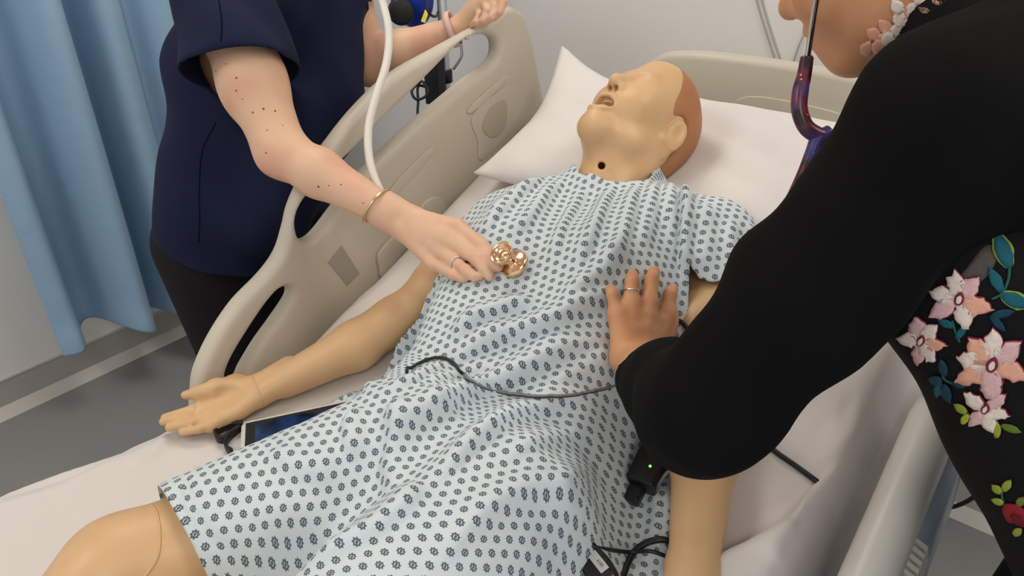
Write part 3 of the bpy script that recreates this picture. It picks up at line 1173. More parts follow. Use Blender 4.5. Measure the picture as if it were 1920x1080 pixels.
# ------------------------------------------------------------------ figures: shared head and hand builders
def head(v, M, c, sc=1.0, opn=0.0, nostril=True, neck=None, ears=True):
    """M columns: left, face, up (chin at the origin, crown at .225); sculpted into volume v"""
    M = np.asarray(M, float)
    c = np.asarray(c, float)
    W = lambda *p: c + M @ (np.array(p) * sc)
    e = lambda p, r, k, sub=False, A=None: v.ell(W(*p), np.array(r) * sc, M if A is None else M @ A, k * sc, sub)
    o = opn
    e((0, -0.018, 0.137), (0.074, 0.096, 0.088), 0.01)
    e((0, 0.020, 0.175), (0.060, 0.062, 0.046), 0.03)
    e((0, 0.026, 0.092), (0.062, 0.064, 0.085), 0.03)
    for s in (-1, 1):
        v.cone(W(s * 0.052, -0.006, 0.062), W(s * 0.047, 0.012, 0.036 - o * 0.5), 0.018 * sc, 0.018 * sc, 0.03 * sc)
        v.cone(W(s * 0.047, 0.012, 0.036 - o * 0.5), W(s * 0.017, 0.060, 0.016 - o * 0.75), 0.019 * sc, 0.0175 * sc, 0.03 * sc)
        e((s * 0.038, 0.054, 0.082), (0.024, 0.024, 0.026), 0.045)
    e((0, 0.061, 0.017 - o * 0.75), (0.024, 0.0195, 0.0195), 0.024)
    v.cone(W(0, 0.073, 0.030 - o * 0.9), W(0, 0.064, 0.018 - o * 0.75), 0.015 * sc, 0.017 * sc, 0.02 * sc)
    v.cone(W(0, 0.02, 0.022 - o * 0.75), W(0, 0.052, 0.013 - o * 0.75), 0.028 * sc, 0.018 * sc, 0.03 * sc)
    v.cone(W(-0.028, 0.077, 0.130), W(0.028, 0.077, 0.130), 0.012 * sc, 0.012 * sc, 0.02 * sc)
    for s in (-1, 1):
        e((s * 0.031, 0.097, 0.113), (0.019, 0.014, 0.011), 0.018, True)
        e((s * 0.031, 0.072, 0.113), (0.014, 0.0125, 0.0115), 0.012)
    # muzzle and lips
    e((0, 0.068, 0.048), (0.034, 0.024, 0.026), 0.02)
    lu = [W(-0.026, 0.080, 0.045), W(-0.012, 0.0905, 0.051), W(0, 0.0925, 0.0505), W(0.012, 0.0905, 0.051), W(0.026, 0.080, 0.045)]
    ll = [W(-0.026, 0.080, 0.045 - o * 0.3), W(-0.013, 0.0875, 0.038 - o * 0.9), W(0, 0.0895, 0.0365 - o), W(0.013, 0.0875, 0.038 - o * 0.9), W(0.026, 0.080, 0.045 - o * 0.3)]
    r = np.array([0.003, 0.0056, 0.005, 0.0056, 0.003]) * sc
    v.chain(lu, r, 0.006 * sc)
    v.chain(ll, r * 1.08, 0.006 * sc)
    # nose
    v.cone(W(0, 0.082, 0.122), W(0, 0.103, 0.086), 0.0085 * sc, 0.0115 * sc, 0.014 * sc)
    v.ball(W(0, 0.1045, 0.081), 0.0125 * sc, 0.006 * sc)
    for s in (-1, 1):
        v.ball(W(s * 0.0125, 0.093, 0.076), 0.0092 * sc, 0.008 * sc)
        if nostril:
            v.cone(W(s * 0.0078, 0.0985, 0.066), W(s * 0.0070, 0.088, 0.094), 0.0056 * sc, 0.0042 * sc, 0.002 * sc, True)
    if o > 0:
        e((0, 0.083, 0.0445 - o * 0.45), (0.0245, 0.036, 0.0050 + o * 0.38), 0.003, True)
    else:
        v.chain([W(-0.024, 0.084, 0.0445), W(-0.011, 0.0965, 0.0448), W(0.011, 0.0965, 0.0448), W(0.024, 0.084, 0.0445)], np.array([0.0016] * 4) * sc, 0.003 * sc, True)
    if ears:
        for s in (-1, 1):
            t = 0.28
            A = np.array([[math.cos(0.35), -s * math.sin(0.35), 0], [s * math.sin(0.35), math.cos(0.35), 0], [0, 0, 1.0]])
            B = np.array([[1, 0, 0], [0, math.cos(t), math.sin(t)], [0, -math.sin(t), math.cos(t)]])
            e((s * 0.0815, -0.016, 0.100), (0.0068, 0.019, 0.031), 0.006, False, A @ B)
            e((s * 0.0895, -0.012, 0.103), (0.0072, 0.0125, 0.0205), 0.003, True, A @ B)
            e((s * 0.075, -0.002, 0.096), (0.006, 0.006, 0.009), 0.004)
            v.ball(W(s * 0.0735, -0.006, 0.074), 0.0075 * sc, 0.008 * sc)
    if neck is not None:
        a = W(0, -0.028, 0.075)
        v.cone(a, neck, 0.053 * sc, 0.056 * sc, 0.03 * sc)
    return W


def hand(v, wrist, back, fingers, thumb, rs=0.0083, palm=0.0125, wr=0.021, k=0.009, kf=(0.0025, 0.0008)):
    """fingers: four rows of four joints (index .. little), thumb: four joints; back: a point up the forearm"""
    wrist = np.asarray(wrist, float)
    F = [[np.asarray(p, float) for p in f] for f in fingers]
    lat = F[0][0] - F[3][0]
    lat /= np.linalg.norm(lat)
    wa, wb = wrist + lat * 0.011, wrist - lat * 0.011
    ba = np.asarray(back, float)
    v.cone(ba + lat * 0.011, wa, wr * 1.12, wr, k)
    v.cone(ba - lat * 0.011, wb, wr * 1.12, wr, k)
    for i, f in enumerate(F):
        w = wrist + lat * (0.014 - 0.0095 * i)
        v.cone(w, f[0], wr * 0.82, palm, k * 1.5)
        q = 1.0 - (0.13 if i == 3 else 0.0) + (0.03 if i == 1 else 0)
        r = np.array([palm * 0.92, rs * 1.06, rs * 0.96, rs * 0.82]) * q
        v.cone(f[0], f[1], r[0], r[1], kf[0])
        v.cone(f[1], f[2], r[1], r[2], kf[1])
        v.cone(f[2], f[3], r[2], r[3], kf[1])
        v.ball(f[1], rs * 1.10 * q, 0.003)
        v.ball(f[0], palm * 1.02, 0.006)
    for i in range(3):
        a, b = F[i][0], F[i + 1][0]
        w = wrist + (a + b) / 2 * 0.0
        v.cone(wrist * 0.45 + a * 0.55, wrist * 0.45 + b * 0.55, palm, palm, k)
        v.cone(wrist * 0.22 + a * 0.78, wrist * 0.22 + b * 0.78, palm * 0.85, palm * 0.85, k)
    if thumb is not None:
        T = [np.asarray(p, float) for p in thumb]
        v.cone(wrist * 0.6 + T[0] * 0.4, T[1], wr * 0.75, palm * 1.05, 0.016)
        v.chain([T[0], T[1], T[2], T[3]], [palm * 1.3, palm * 0.98, rs * 1.18, rs * 0.95], 0.012)
    return v


# ------------------------------------------------------------------ the manikin
HM = np.array([[0.956, -0.225, 0.187], [-0.274, -0.470, 0.839], [0.101, 0.854, 0.511]]).T
for i in range(3):
    HM[:, i] /= np.linalg.norm(HM[:, i])
HC = np.array([-0.627, 1.083, 1.155])
HS = 0.97
_n = HC + HM @ np.array([0, 0.104, 0.08])
_t = math.radians(9)
HM = np.stack([HM[:, 0], HM[:, 1] * math.cos(_t) + HM[:, 2] * math.sin(_t), HM[:, 2] * math.cos(_t) - HM[:, 1] * math.sin(_t)], 1)
HC = _n - HM @ np.array([0, 0.104, 0.08]) * HS
man = empty('manikin', tuple(bed(-0.56, 0.55, 0.0)), 'tan vinyl patient manikin in a patterned gown lying on the bed', 'manikin')
W_ = lambda *p: bed(*p)
J = dict(pel=(-0.51, 0.55, 0.10), rsh=(-0.768, 1.012, 0.084), lsh=(-0.412, 1.125, 0.086), rel=(-0.852, 0.765, 0.052), rwr=(-0.965, 0.525, 0.036),
         lel=(-0.292, 0.872, 0.052), lwr=(-0.19, 0.60, 0.038), rhip=(-0.59, 0.50, 0.10), lhip=(-0.43, 0.50, 0.10), rkn=(-0.728, 0.155, 0.088), lkn=(-0.43, 0.08, 0.10),
         ran=(-0.65, -0.27, 0.035), lan=(-0.42, -0.33, 0.045))
J = {k: np.array(q) for k, q in J.items()}
AX = np.array([-0.19, 0.98])
LT = np.array([0.98, 0.19])


def ax(t, l, h):
    p = J['pel'][:2] + AX * t + LT * l
    return np.array([p[0], p[1], h])


# sweeps of spheres in bed coordinates: (point, point, radius, radius)
TORSO = []
for s in (-1, 1):
    TORSO += [(ax(-0.03, s * 0.085, 0.10), ax(0.17, s * 0.055, 0.108), 0.098, 0.09), (ax(0.17, s * 0.055, 0.108), ax(0.38, s * 0.075, 0.115), 0.09, 0.105),
              (ax(0.38, s * 0.075, 0.115), ax(0.51, s * 0.085, 0.105), 0.105, 0.075)]
TORSO += [(J['rsh'], ax(0.51, -0.085, 0.105), 0.062, 0.072), (J['lsh'], ax(0.51, 0.085, 0.105), 0.062, 0.072)]
RARM = [(J['rsh'], J['rel'], 0.058, 0.043)]
LARM = [(J['lsh'], J['lel'], 0.058, 0.043)]
nk = np.array(unbed(HC + HM @ np.array([0, -0.025, 0.02])))
NECK = [(ax(0.50, 0.0, 0.105), nk, 0.056, 0.053)]
for s in (-1, 1):   # slope from neck to shoulder
    TORSO.append((ax(0.56, s * 0.045, 0.10), J['lsh' if s > 0 else 'rsh'] + np.array([0, 0, 0.0]), 0.055, 0.06))
LEGS = [(J['rhip'], J['rkn'], 0.09, 0.064), (J['lhip'], J['lkn'], 0.095, 0.066)]


HEADS = [(np.array(unbed(HC + HM @ np.array([0, y0, z0]) * HS)), np.array(unbed(HC + HM @ np.array([0, y0, z0 + 0.001]) * HS)), r0, r0) for y0, z0, r0 in ((-0.024, 0.138, 0.0915), (0.0, 0.165, 0.083), (-0.055, 0.075, 0.056))]
build_pillow()


def build_manikin():
    # torso and legs, coarse and mostly under the gown
    lo, hi = np.array([-0.92, -0.40, 0.76]), np.array([-0.28, 1.22, 1.20])
    v = Vol(lo, hi, 0.006)
    for a, b, ra, rb in TORSO + LEGS:
        v.cone(W_(*a), W_(*b), ra, rb, 0.03)
    for n, a in (('rkn', 'ran'), ('lkn', 'lan')):
        mid = J[n] * 0.62 + J[a] * 0.38 + np.array([0, 0, 0.006])
        v.cone(W_(*J[n]), W_(*mid), 0.060, 0.055, 0.02)
        v.cone(W_(*mid), W_(*J[a]), 0.055, 0.036, 0.02)
        v.cone(W_(*J[a]), W_(*(J[a] + np.array([0.0, -0.05, 0.10]))), 0.036, 0.028, 0.02)
    v.ell(W_(*(J['rkn'] + np.array([0.0, 0.01, 0.03]))), (0.045, 0.05, 0.04), None, 0.03)
    body = v.obj('body', M_MAN, man, 2)
    # right arm with open hand, palm up
    lo = np.array([-1.10, 0.27, 0.77])
    hi = np.array([-0.70, 1.06, 1.13])
    v = Vol(lo, hi, 0.0024)
    rs, re, rw = J['rsh'], J['rel'], J['rwr']
    v.cone(W_(*rs), W_(*re), 0.058, 0.041, 0.01)
    v.cone(W_(*(re + [-0.006, -0.002, 0.004])), W_(*(re * 0.68 + rw * 0.32 + [0, 0, 0.004])), 0.041, 0.042, 0.02)
    v.cone(W_(*(re * 0.68 + rw * 0.32 + [0, 0, 0.004])), W_(*(re * 0.12 + rw * 0.88)), 0.042, 0.030, 0.02)
    v.ell(W_(*(rs * 0.5 + re * 0.5 + [0, 0, 0.012])), (0.045, 0.09, 0.045), None, 0.03)
    B = lambda u, q, h: batw(u, q, h)
    wrist = B(484, 733, 0.036)
    back = B(545, 700, 0.042)
    tip = lambda u, q, h: B(u, q, h)
    fing = [[B(392, 757, 0.026), B(360, 769, 0.033), B(332, 777, 0.033), B(309, 783, 0.028)],
            [B(386, 771, 0.024), B(352, 781, 0.031), B(324, 787, 0.031), B(306, 791, 0.026)],
            [B(387, 785, 0.022), B(357, 793, 0.028), B(333, 798, 0.028), B(317, 802, 0.024)],
            [B(396, 797, 0.020), B(374, 804, 0.024), B(356, 808, 0.024), B(341, 811, 0.020)]]
    th = [B(446, 722, 0.036), B(406, 727, 0.050), B(374, 735, 0.050), B(348, 741, 0.046)]
    hand(v, wrist, back, fing, th, rs=0.0082, palm=0.0125, wr=0.0215, k=0.006)
    v.ell(B(440, 722, 0.034), (0.026, 0.022, 0.016), None, 0.014)     # ball of the thumb
    v.ell(B(440, 768, 0.026), (0.022, 0.030, 0.014), None, 0.014)
    v.ell(B(425, 745, 0.052), (0.022, 0.024, 0.012), None, 0.012, True)   # hollow of the palm
    arm = v.obj('arm', M_MAN, man, 1)
    # left arm
    lo = np.array([-0.50, 0.40, 0.77])
    hi = np.array([-0.10, 1.16, 1.16])
    v = Vol(lo, hi, 0.0035)
    ls, le, lw = J['lsh'], J['lel'], J['lwr']
    v.cone(W_(*ls), W_(*le), 0.058, 0.043, 0.01)
    m = le * 0.68 + lw * 0.32
    v.cone(W_(*le), W_(*m), 0.043, 0.044, 0.02)
    v.cone(W_(*m), W_(*lw), 0.044, 0.028, 0.02)
    v.ell(W_(*(ls * 0.5 + le * 0.5 + [0, 0, 0.012])), (0.046, 0.09, 0.045), None, 0.03)
    d = (lw - le)
    d = d / np.linalg.norm(d[:2])
    q = np.array([d[1], -d[0], 0])
    G = lambda a, l, h: W_(*(lw + d * a + q * l + np.array([0, 0, h - lw[2]])))
    fing = [[G(0.085, s * 0.02 - 0.0 + l, 0.028), G(0.12 + e, l * 1.05, 0.03), G(0.142 + e, l * 1.08, 0.026), G(0.16 + e, l * 1.1, 0.02)] for l, e, s in ((-0.028, 0, 0), (-0.009, 0.006, 0), (0.010, 0.002, 0), (0.028, -0.012, 0))]
    hand(v, W_(*lw), G(-0.04, 0, 0.04), fing, [G(0.03, -0.03, 0.03), G(0.06, -0.05, 0.03), G(0.085, -0.056, 0.03), G(0.105, -0.058, 0.03)], wr=0.0215)
    arm2 = v.obj('arm', M_MAN, man, 2)
    # head and neck
    v = Vol(HC - 0.2, HC + np.array([0.2, 0.3, 0.28]), 0.0022)
    nb = W_(*(ax(0.50, 0.0, 0.105)))
    head(v, HM, HC, HS, 0.021, True, nb)
    v.cone(HC + HM @ np.array([0, 0.0, 0.03]), W_(*ax(0.54, 0, 0.115)), 0.046, 0.052, 0.03)
    for s in (-1, 1):   # neck muscles
        v.cone(HC + HM @ np.array([s * 0.055, -0.03, 0.06]), W_(*ax(0.535, s * 0.022, 0.150)), 0.016, 0.012, 0.03)
    d_ = 1.0
    while v.at(dep(1128, 311, d_)) > 0 and d_ < 1.8:
        d_ += 0.001
    hole = dep(1128, 311, d_)
    v.cone(hole + (CC - hole) * 0.03, hole - (CC - hole) * 0.040, 0.0068, 0.0060, 0.002, True)
    hd = v.obj('head', M_MAN, man, 1)
    join_into(body, [arm, arm2, hd])
    # lining of the open mouth
    WH = lambda *p: HC + HM @ (np.array(p) * HS)
    v = Vol(WH(0, 0.05, 0.035) - 0.05, WH(0, 0.05, 0.035) + 0.05, 0.0025)
    v.ell(WH(0, 0.050, 0.036), (0.0235, 0.012, 0.016), HM, 0.002)
    v.obj('mouth_lining', M_MOUTH, man, 1)
    teeth = []
    for i in range(8):
        a = (i - 3.5) / 3.5
        p0 = WH(a * 0.019, 0.0845 - 0.011 * a * a, 0.0495)
        v = None
        V, F = [], []
        bm = bmesh.new()
        bmesh.ops.create_icosphere(bm, subdivisions=2, radius=1)
        M4 = HM @ np.diag([0.0032, 0.0022, 0.0046])
        o_ = mesh_np('tooth', [p0 + M4 @ np.array(q.co) for q in bm.verts], [[x.index for x in f.verts] for f in bm.faces], M_TEETH, man)
        bm.free()
    for q, z, y in (('upper_lip', 0.0515, 0.0905), ('lower_lip', 0.0365 - 0.019, 0.0875)):
        P = [WH(x, y + 0.0022 - 0.0125 * (x / 0.026) ** 2, (z if q == 'upper_lip' else z) + (-0.0065 if q == 'upper_lip' else 0.0165) * (x / 0.026) ** 2) for x in np.linspace(-0.025, 0.025, 9)]
        V, F = tube_geo(P, np.array([0.0015, 0.0033, 0.0044, 0.0046, 0.0044, 0.0046, 0.0044, 0.0033, 0.0015]) * 0.92, 8)
        mesh_np(q, V, F, M_LIP, man)
    # moulded hair cap
    v = Vol(HC - 0.16, HC + np.array([0.2, 0.32, 0.28]), 0.003)
    v.ell(WH(0, -0.020, 0.138), np.array((0.0795, 0.100, 0.0935)) * HS, HM, 0.01)
    v.ell(WH(0, 0.014, 0.178), np.array((0.064, 0.064, 0.048)) * HS, HM, 0.02)
    v.ell(WH(0, -0.055, 0.075), np.array((0.062, 0.055, 0.06)) * HS, HM, 0.03)
    # hairline: in front of the ear and over the forehead the cap is cut away
    v.plane_cut(WH(0, 0.036, 0.13), HM @ np.array([0, 0.90, -0.43]), 0.006)
    v.plane_cut(WH(0, 0.066, 0.20), HM @ np.array([0, 0.97, 0.1]), 0.006)
    v.plane_cut(WH(0, -0.04, 0.045), HM @ np.array([0, 0.55, -0.83]), 0.006)
    for s in (-1, 1):
        v.ell(WH(s * 0.085, -0.008, 0.098), (0.026, 0.024, 0.040), HM, 0.006, True)
    v.obj('moulded_hair', M_HAIR, man, 2)
    # moulding seams at wrist and knee
    bv = BVHTree.FromPolygons([q.co for q in body.data.vertices], [p.vertices for p in body.data.polygons])
    for pl in ([(472, 704), (480, 722), (488, 744), (498, 770)], [(281, 946), (290, 954), (296, 968), (300, 1000), (298, 1035), (290, 1056), (272, 1080), (255, 1100)]):
        P = []
        for u, q in catmull(np.array(pl, float), 6):
            h = bv.ray_cast(Vector(CC), Vector(ray(u, q)))
            if h[0] is not None:
                P.append(np.array(h[0]))
        if len(P) > 3:
            V, F = tube_geo(P, 0.0016, 6)
            mesh_np('moulding_seam', V, F, M_MAN, man)
    return body


build_manikin()

# ------------------------------------------------------------------ the gown: cloth draped over the body in bed coordinates
GD = 0.003
gx = np.arange(-1.0, -0.13, GD)
gs = np.arange(0.10, 1.32, GD)
GX, GS = np.meshgrid(gx, gs)


def body_top(sweeps, pad):
    top = np.zeros(GX.shape)
    for a, b, ra, rb in sweeps:
        n = max(2, int(np.linalg.norm(b - a) / 0.012))
        for t in np.linspace(0, 1, n):
            c = a + (b - a) * t
            r = ra + (rb - ra) * t + pad
            i0, i1 = np.searchsorted(gs, c[1] - r), np.searchsorted(gs, c[1] + r)
            j0, j1 = np.searchsorted(gx, c[0] - r), np.searchsorted(gx, c[0] + r)
            d2 = (GX[i0:i1, j0:j1] - c[0]) ** 2 + (GS[i0:i1, j0:j1] - c[1]) ** 2
            h = np.where(d2 < r * r, c[2] + np.sqrt(np.clip(r * r - d2, 0, None)), 0)
            top[i0:i1, j0:j1] = np.maximum(top[i0:i1, j0:j1], h)
    return top


def build_gown():
    top = body_top(TORSO + LEGS + RARM + LARM + NECK, 0.017)
    hf = top.copy()
    for i in range(7):
        hf = np.maximum(top, blur(hf, 3.0))
    hf = blur(hf, 2.8)
    hf = np.maximum(hf, 0.006)
    st = dict(h=hf)

    def gat(u, v):
        r = ray(u, v)
        d = 0.55
        last = d
        while d < 2.2:
            x, s, h = unbed(CC + r * d)
            i, j = (s - gs[0]) / GD, (x - gx[0]) / GD
            hh = 0.0
            if 0 <= i < len(gs) - 1 and 0 <= j < len(gx) - 1:
                i0, j0 = int(i), int(j)
                fi, fj = i - i0, j - j0
                H_ = st['h']
                hh = (H_[i0, j0] * (1 - fi) + H_[i0 + 1, j0] * fi) * (1 - fj) + (H_[i0, j0 + 1] * (1 - fi) + H_[i0 + 1, j0 + 1] * fi) * fj
            if h <= hh:
                return np.array([x, s, h]), d
            d += 0.003
        return np.array([x, s, h]), d

    G = lambda l: [gat(u, v)[0][:2] for u, v in l]
    # folds read off the photograph: (pixels, height, flank widths)
    # each is a pleat: steep on its foot side, easing off on its head side
    N, W = 0.006, 0.030
    folds = [
        ([(1165, 545), (1120, 578), (1060, 612), (1000, 634), (940, 644), (885, 668), (850, 692)], 0.020, N, W),
        ([(1150, 632), (1100, 656), (1040, 684), (980, 714), (900, 742), (850, 766), (800, 792), (745, 826), (700, 850)], 0.022, N, W),
        ([(1150, 748), (1090, 762), (1040, 770), (985, 785), (930, 810), (890, 842), (850, 880), (800, 930)], 0.018, N, 0.026),
        ([(1010, 580), (960, 588), (905, 604), (870, 634), (856, 650)], 0.018, N, 0.022),
        ([(1190, 470), (1150, 508), (1100, 552), (1060, 576)], 0.012, 0.008, 0.024),
        ([(1160, 668), (1120, 690), (1080, 712), (1030, 730)], 0.010, N, 0.016),
        ([(1175, 800), (1110, 822), (1040, 832), (980, 850), (930, 880)], 0.010, N, 0.02),
        ([(1180, 915), (1120, 938), (1060, 940), (1000, 936), (940, 958), (880, 1006), (820, 1060)], 0.016, N, 0.024),
        ([(1130, 985), (1080, 968), (1030, 950)], 0.012, N, 0.014),
        ([(800, 905), (760, 960), (700, 1005), (620, 1050), (560, 1085)], 0.014, 0.010, 0.03),
        ([(745, 752), (735, 790), (742, 830), (725, 880), (735, 930)], 0.014, 0.024, N),
        ([(700, 742), (660, 752), (625, 764), (600, 780)], 0.010, N, 0.012),
        ([(668, 768), (652, 800), (655, 850), (665, 880)], 0.010, 0.02, N),
        ([(860, 690), (820, 705), (770, 722), (720, 745)], 0.010, N, 0.018),
        ([(960, 690), (900, 700), (850, 712), (800, 735)], 0.008, N, 0.02),
        ([(640, 905), (560, 885), (500, 855)], 0.008, 0.010, 0.024),
        ([(640, 1000), (560, 985), (480, 1005)], 0.008, 0.010, 0.024),
        # shoulder to chest
        ([(1284, 362), (1287, 420), (1283, 480), (1287, 545)], 0.026, 0.012, 0.006),
        ([(1266, 345), (1260, 420), (1256, 500)], 0.010, 0.010, 0.014),
        ([(1322, 385), (1322, 450), (1312, 530)], 0.014, 0.020, 0.016),
        ([(1375, 420), (1372, 470), (1380, 510)], 0.010, 0.008, 0.012),
        ([(1412, 430), (1414, 490)], 0.009, 0.008, 0.010),
        ([(1100, 345), (1080, 400), (1050, 460), (1045, 500)], 0.010, 0.008, 0.016),
        ([(1150, 345), (1135, 400), (1110, 460), (1080, 520)], 0.011, 0.007, 0.018),
        ([(1195, 348), (1185, 420), (1165, 480), (1130, 530)], 0.011, 0.007, 0.018),
        ([(1235, 350), (1225, 420), (1205, 480)], 0.010, 0.007, 0.018),
        ([(1060, 335), (1030, 370), (990, 420), (955, 450)], 0.009, 0.008, 0.016),
        ([(1030, 335), (970, 378), (925, 420), (905, 450)], 0.010, 0.007, 0.016),
        ([(1010, 345), (950, 385), (915, 415)], 0.007, 0.006, 0.010),
        # hem roll, and the loose back panel lying on the sheet
        ([(352, 898), (356, 950), (392, 1005), (462, 1070)], -0.009, 0.004, 0.005),
        ([(1230, 900), (1240, 980), (1215, 1060)], 0.010, 0.006, 0.012),
        ([(1250, 900), (1258, 980), (1245, 1070)], 0.010, 0.005, 0.009),
        ([(1272, 900), (1278, 980), (1268, 1070)], 0.010, 0.005, 0.008),
    ]
    add = np.zeros_like(hf)
    for px, amp, wl, wr in folds:
        add_fold(add, GX, GS, G(px), amp * 1.45, wl * (0.75 if wl < 0.009 else 1), wr * (0.75 if wr < 0.009 else 1))
    # fine drape: low rolling undulation
    un = np.zeros_like(hf)
    for i in range(16):
        a = RNG.uniform(0, math.pi)
        f = RNG.uniform(40, 130)
        un += np.sin(f * (GX * math.cos(a) + GS * math.sin(a)) + 2.5 * np.sin(GX * 23 + i) + 2.0 * np.sin(GS * 17 + 2 * i)) * RNG.uniform(0.3, 1) / 16
    hf = hf + add + un * 0.005 * np.clip(hf / 0.08, 0.2, 1)
    hf = np.maximum(blur(hf, 0.8), np.maximum(blur(top, 1.5) - 0.006, 0.005))
    st['h'] = hf
    poly = [gat(u, v)[0][:2] for u, v in [(1088, 326), (1108, 327), (1124, 334), (1142, 341), (1165, 344), (1190, 342), (1212, 338), (1225, 320), (1232, 304)]]
    poly += [(-0.50, 1.262), (-0.44, 1.25), (-0.35, 1.205), (-0.318, 1.13)]
    poly += [bat(u, v, h)[:2] for u, v, h in [(1428, 492, 0.08), (1400, 512, 0.115), (1345, 540, 0.125), (1300, 558, 0.09), (1302, 575, 0.05), (1300, 620, 0.02), (1296, 700, 0.01), (1294, 790, 0.006),
                                             (1289, 870, 0.006), (1284, 960, 0.006), (1278, 1080, 0.006)]]
    poly += [(-0.27, 0.45), (-0.27, 0.17), (-0.45, 0.18)]
    poly += [bat(u, v, h)[:2] for u, v, h in [(520, 1170, 0.15), (414, 1082, 0.155), (354, 1016, 0.145), (320, 972, 0.115), (300, 942, 0.05), (322, 914, 0.0), (358, 896, 0.0), (446, 852, 0.0), (535, 806, 0.0), (632, 762, 0.0), (695, 728, 0.0),
                                             (760, 686, 0.0), (812, 650, 0.0), (846, 605, 0.01), (880, 575, 0.03), (901, 552, 0.06), (905, 543, 0.09), (880, 541, 0.10), (855, 534, 0.09), (838, 517, 0.05)]]
    poly += [(-0.872, 0.92), (-0.862, 1.0), (-0.825, 1.07), (-0.775, 1.125), (-0.735, 1.175)]
    poly = np.array(poly)
    st['poly'] = poly
    fine = catmull(poly, 6, True)
    C = in_poly(GX, GS, fine)
    nr, nc = GX.shape
    F = grid_faces(nr, nc)
    flat = C.ravel()
    F = F[flat[F].sum(1) >= 3]
    used = np.unique(F)
    remap = np.full(nr * nc, -1)
    remap[used] = np.arange(len(used))
    F = remap[F]
    x, s, h = GX.ravel()[used].copy(), GS.ravel()[used].copy(), hf.ravel()[used].copy()
    # texture coordinates: the cloth is relaxed flat so that lengths on it are kept
    st2 = 2
    xs2, ss2, hs2 = GX[::st2, ::st2], GS[::st2, ::st2], blur(hf, 1.0)[::st2, ::st2]
    mk = np.clip(blur(C[::st2, ::st2].astype(float), 1.5) * 3, 0, 1)
    U2, V2 = -0.56 + (xs2 + 0.56) * 1.18, 0.7 + (ss2 - 0.7) * 1.12
    q2 = GD * st2
    eds = []
    for di, dj in ((0, 1), (1, 0), (1, 1), (1, -1)):
        if dj >= 0:
            A_ = (slice(0, U2.shape[0] - di), slice(0, U2.shape[1] - dj))
            B_ = (slice(di, None), slice(dj, None))
        else:
            A_ = (slice(0, U2.shape[0] - di), slice(1, None))
            B_ = (slice(di, None), slice(0, U2.shape[1] - 1))
        flat_l = q2 * math.hypot(di, dj)
        dh = np.clip(hs2[B_] - hs2[A_], -1.3 * flat_l, 1.3 * flat_l)
        L_ = np.sqrt(flat_l ** 2 + dh ** 2)
        w_ = np.minimum(mk[A_], mk[B_])
        eds.append((A_, B_, L_, w_ * (0.30 if di + abs(dj) == 1 else 0.16)))
    for it in range(500):
        for A_, B_, L_, w_ in eds:
            du, dv = U2[B_] - U2[A_], V2[B_] - V2[A_]
            l_ = np.sqrt(du * du + dv * dv) + 1e-9
            c_ = w_ * (l_ - L_) / l_
            U2[A_] += c_ * du
            V2[A_] += c_ * dv
            U2[B_] -= c_ * du
            V2[B_] -= c_ * dv
    fi, fj = np.arange(nr) / st2, np.arange(nc) / st2
    i0, j0 = np.minimum(fi.astype(int), U2.shape[0] - 2), np.minimum(fj.astype(int), U2.shape[1] - 2)
    ti, tj = (fi - i0)[:, None], (fj - j0)[None, :]

    def up2(a):
        return (a[i0][:, j0] * (1 - ti) + a[i0 + 1][:, j0] * ti) * (1 - tj) + (a[i0][:, j0 + 1] * (1 - ti) + a[i0 + 1][:, j0 + 1] * ti) * tj

    U, Vv = up2(U2), up2(V2)
    ca, sa = math.cos(0.16), math.sin(0.16)
    uu = (U * ca - Vv * sa).ravel()[used] + 2
    vv = (U * sa + Vv * ca).ravel()[used] + 2
    # pull rim vertices onto the outline
    e = np.concatenate([F[:, [0, 1]], F[:, [1, 2]], F[:, [2, 3]], F[:, [3, 0]]])
    key = np.sort(e, 1)
    uq, ct = np.unique(key, axis=0, return_counts=True)
    rim = np.unique(uq[ct == 1])
    fp = np.vstack([fine, fine[:1]])
    a, b = fp[:-1], fp[1:]
    for it in rim:
        p = np.array([x[it], s[it]])
        d = b - a
        t = np.clip(((p - a) * d).sum(1) / ((d * d).sum(1) + 1e-12), 0, 1)
        q = a + d * t[:, None]
        k = np.argmin(((q - p) ** 2).sum(1))
        x[it], s[it] = q[k]
    V = bed(x, s, h)
    o = mesh_np('hospital_gown', V, F, M_GOWN, man)
    uvl = o.data.uv_layers.new(name='UVMap')
    idx = np.empty(len(o.data.loops), np.int32)
    o.data.loops.foreach_get('vertex_index', idx)
    uvl.data.foreach_set('uv', np.stack([uu[idx], vv[idx]], 1).astype(np.float32).ravel())
    m = o.modifiers.new('solid', 'SOLIDIFY')
    m.thickness = 0.0025
    m.offset = 1
    o['label'] = 'pale blue gown printed with small grey wheel motifs'
    return gat, o


gat, gown = build_gown()


def gw(u, v, off):
    """world point on the gown under a pixel, lifted off along the bed normal"""
    p, d = gat(u, v)
    return bed(p[0], p[1], p[2] + off)


# gown neck edging standing up beside the neck
tip_ = [bat(1213, 334, 0.135), bat(1222, 318, 0.15), bat(1229, 300, 0.165), bat(1238, 316, 0.155), bat(1252, 334, 0.13)]


# ------------------------------------------------------------------ clinician beside the blue curtain
def frame(pts, p):
    return pts


P1 = empty('person', (-1.42, 0.85, 0.0), 'person in a navy short-sleeved top holding a gold chestpiece to the manikin chest', 'person')


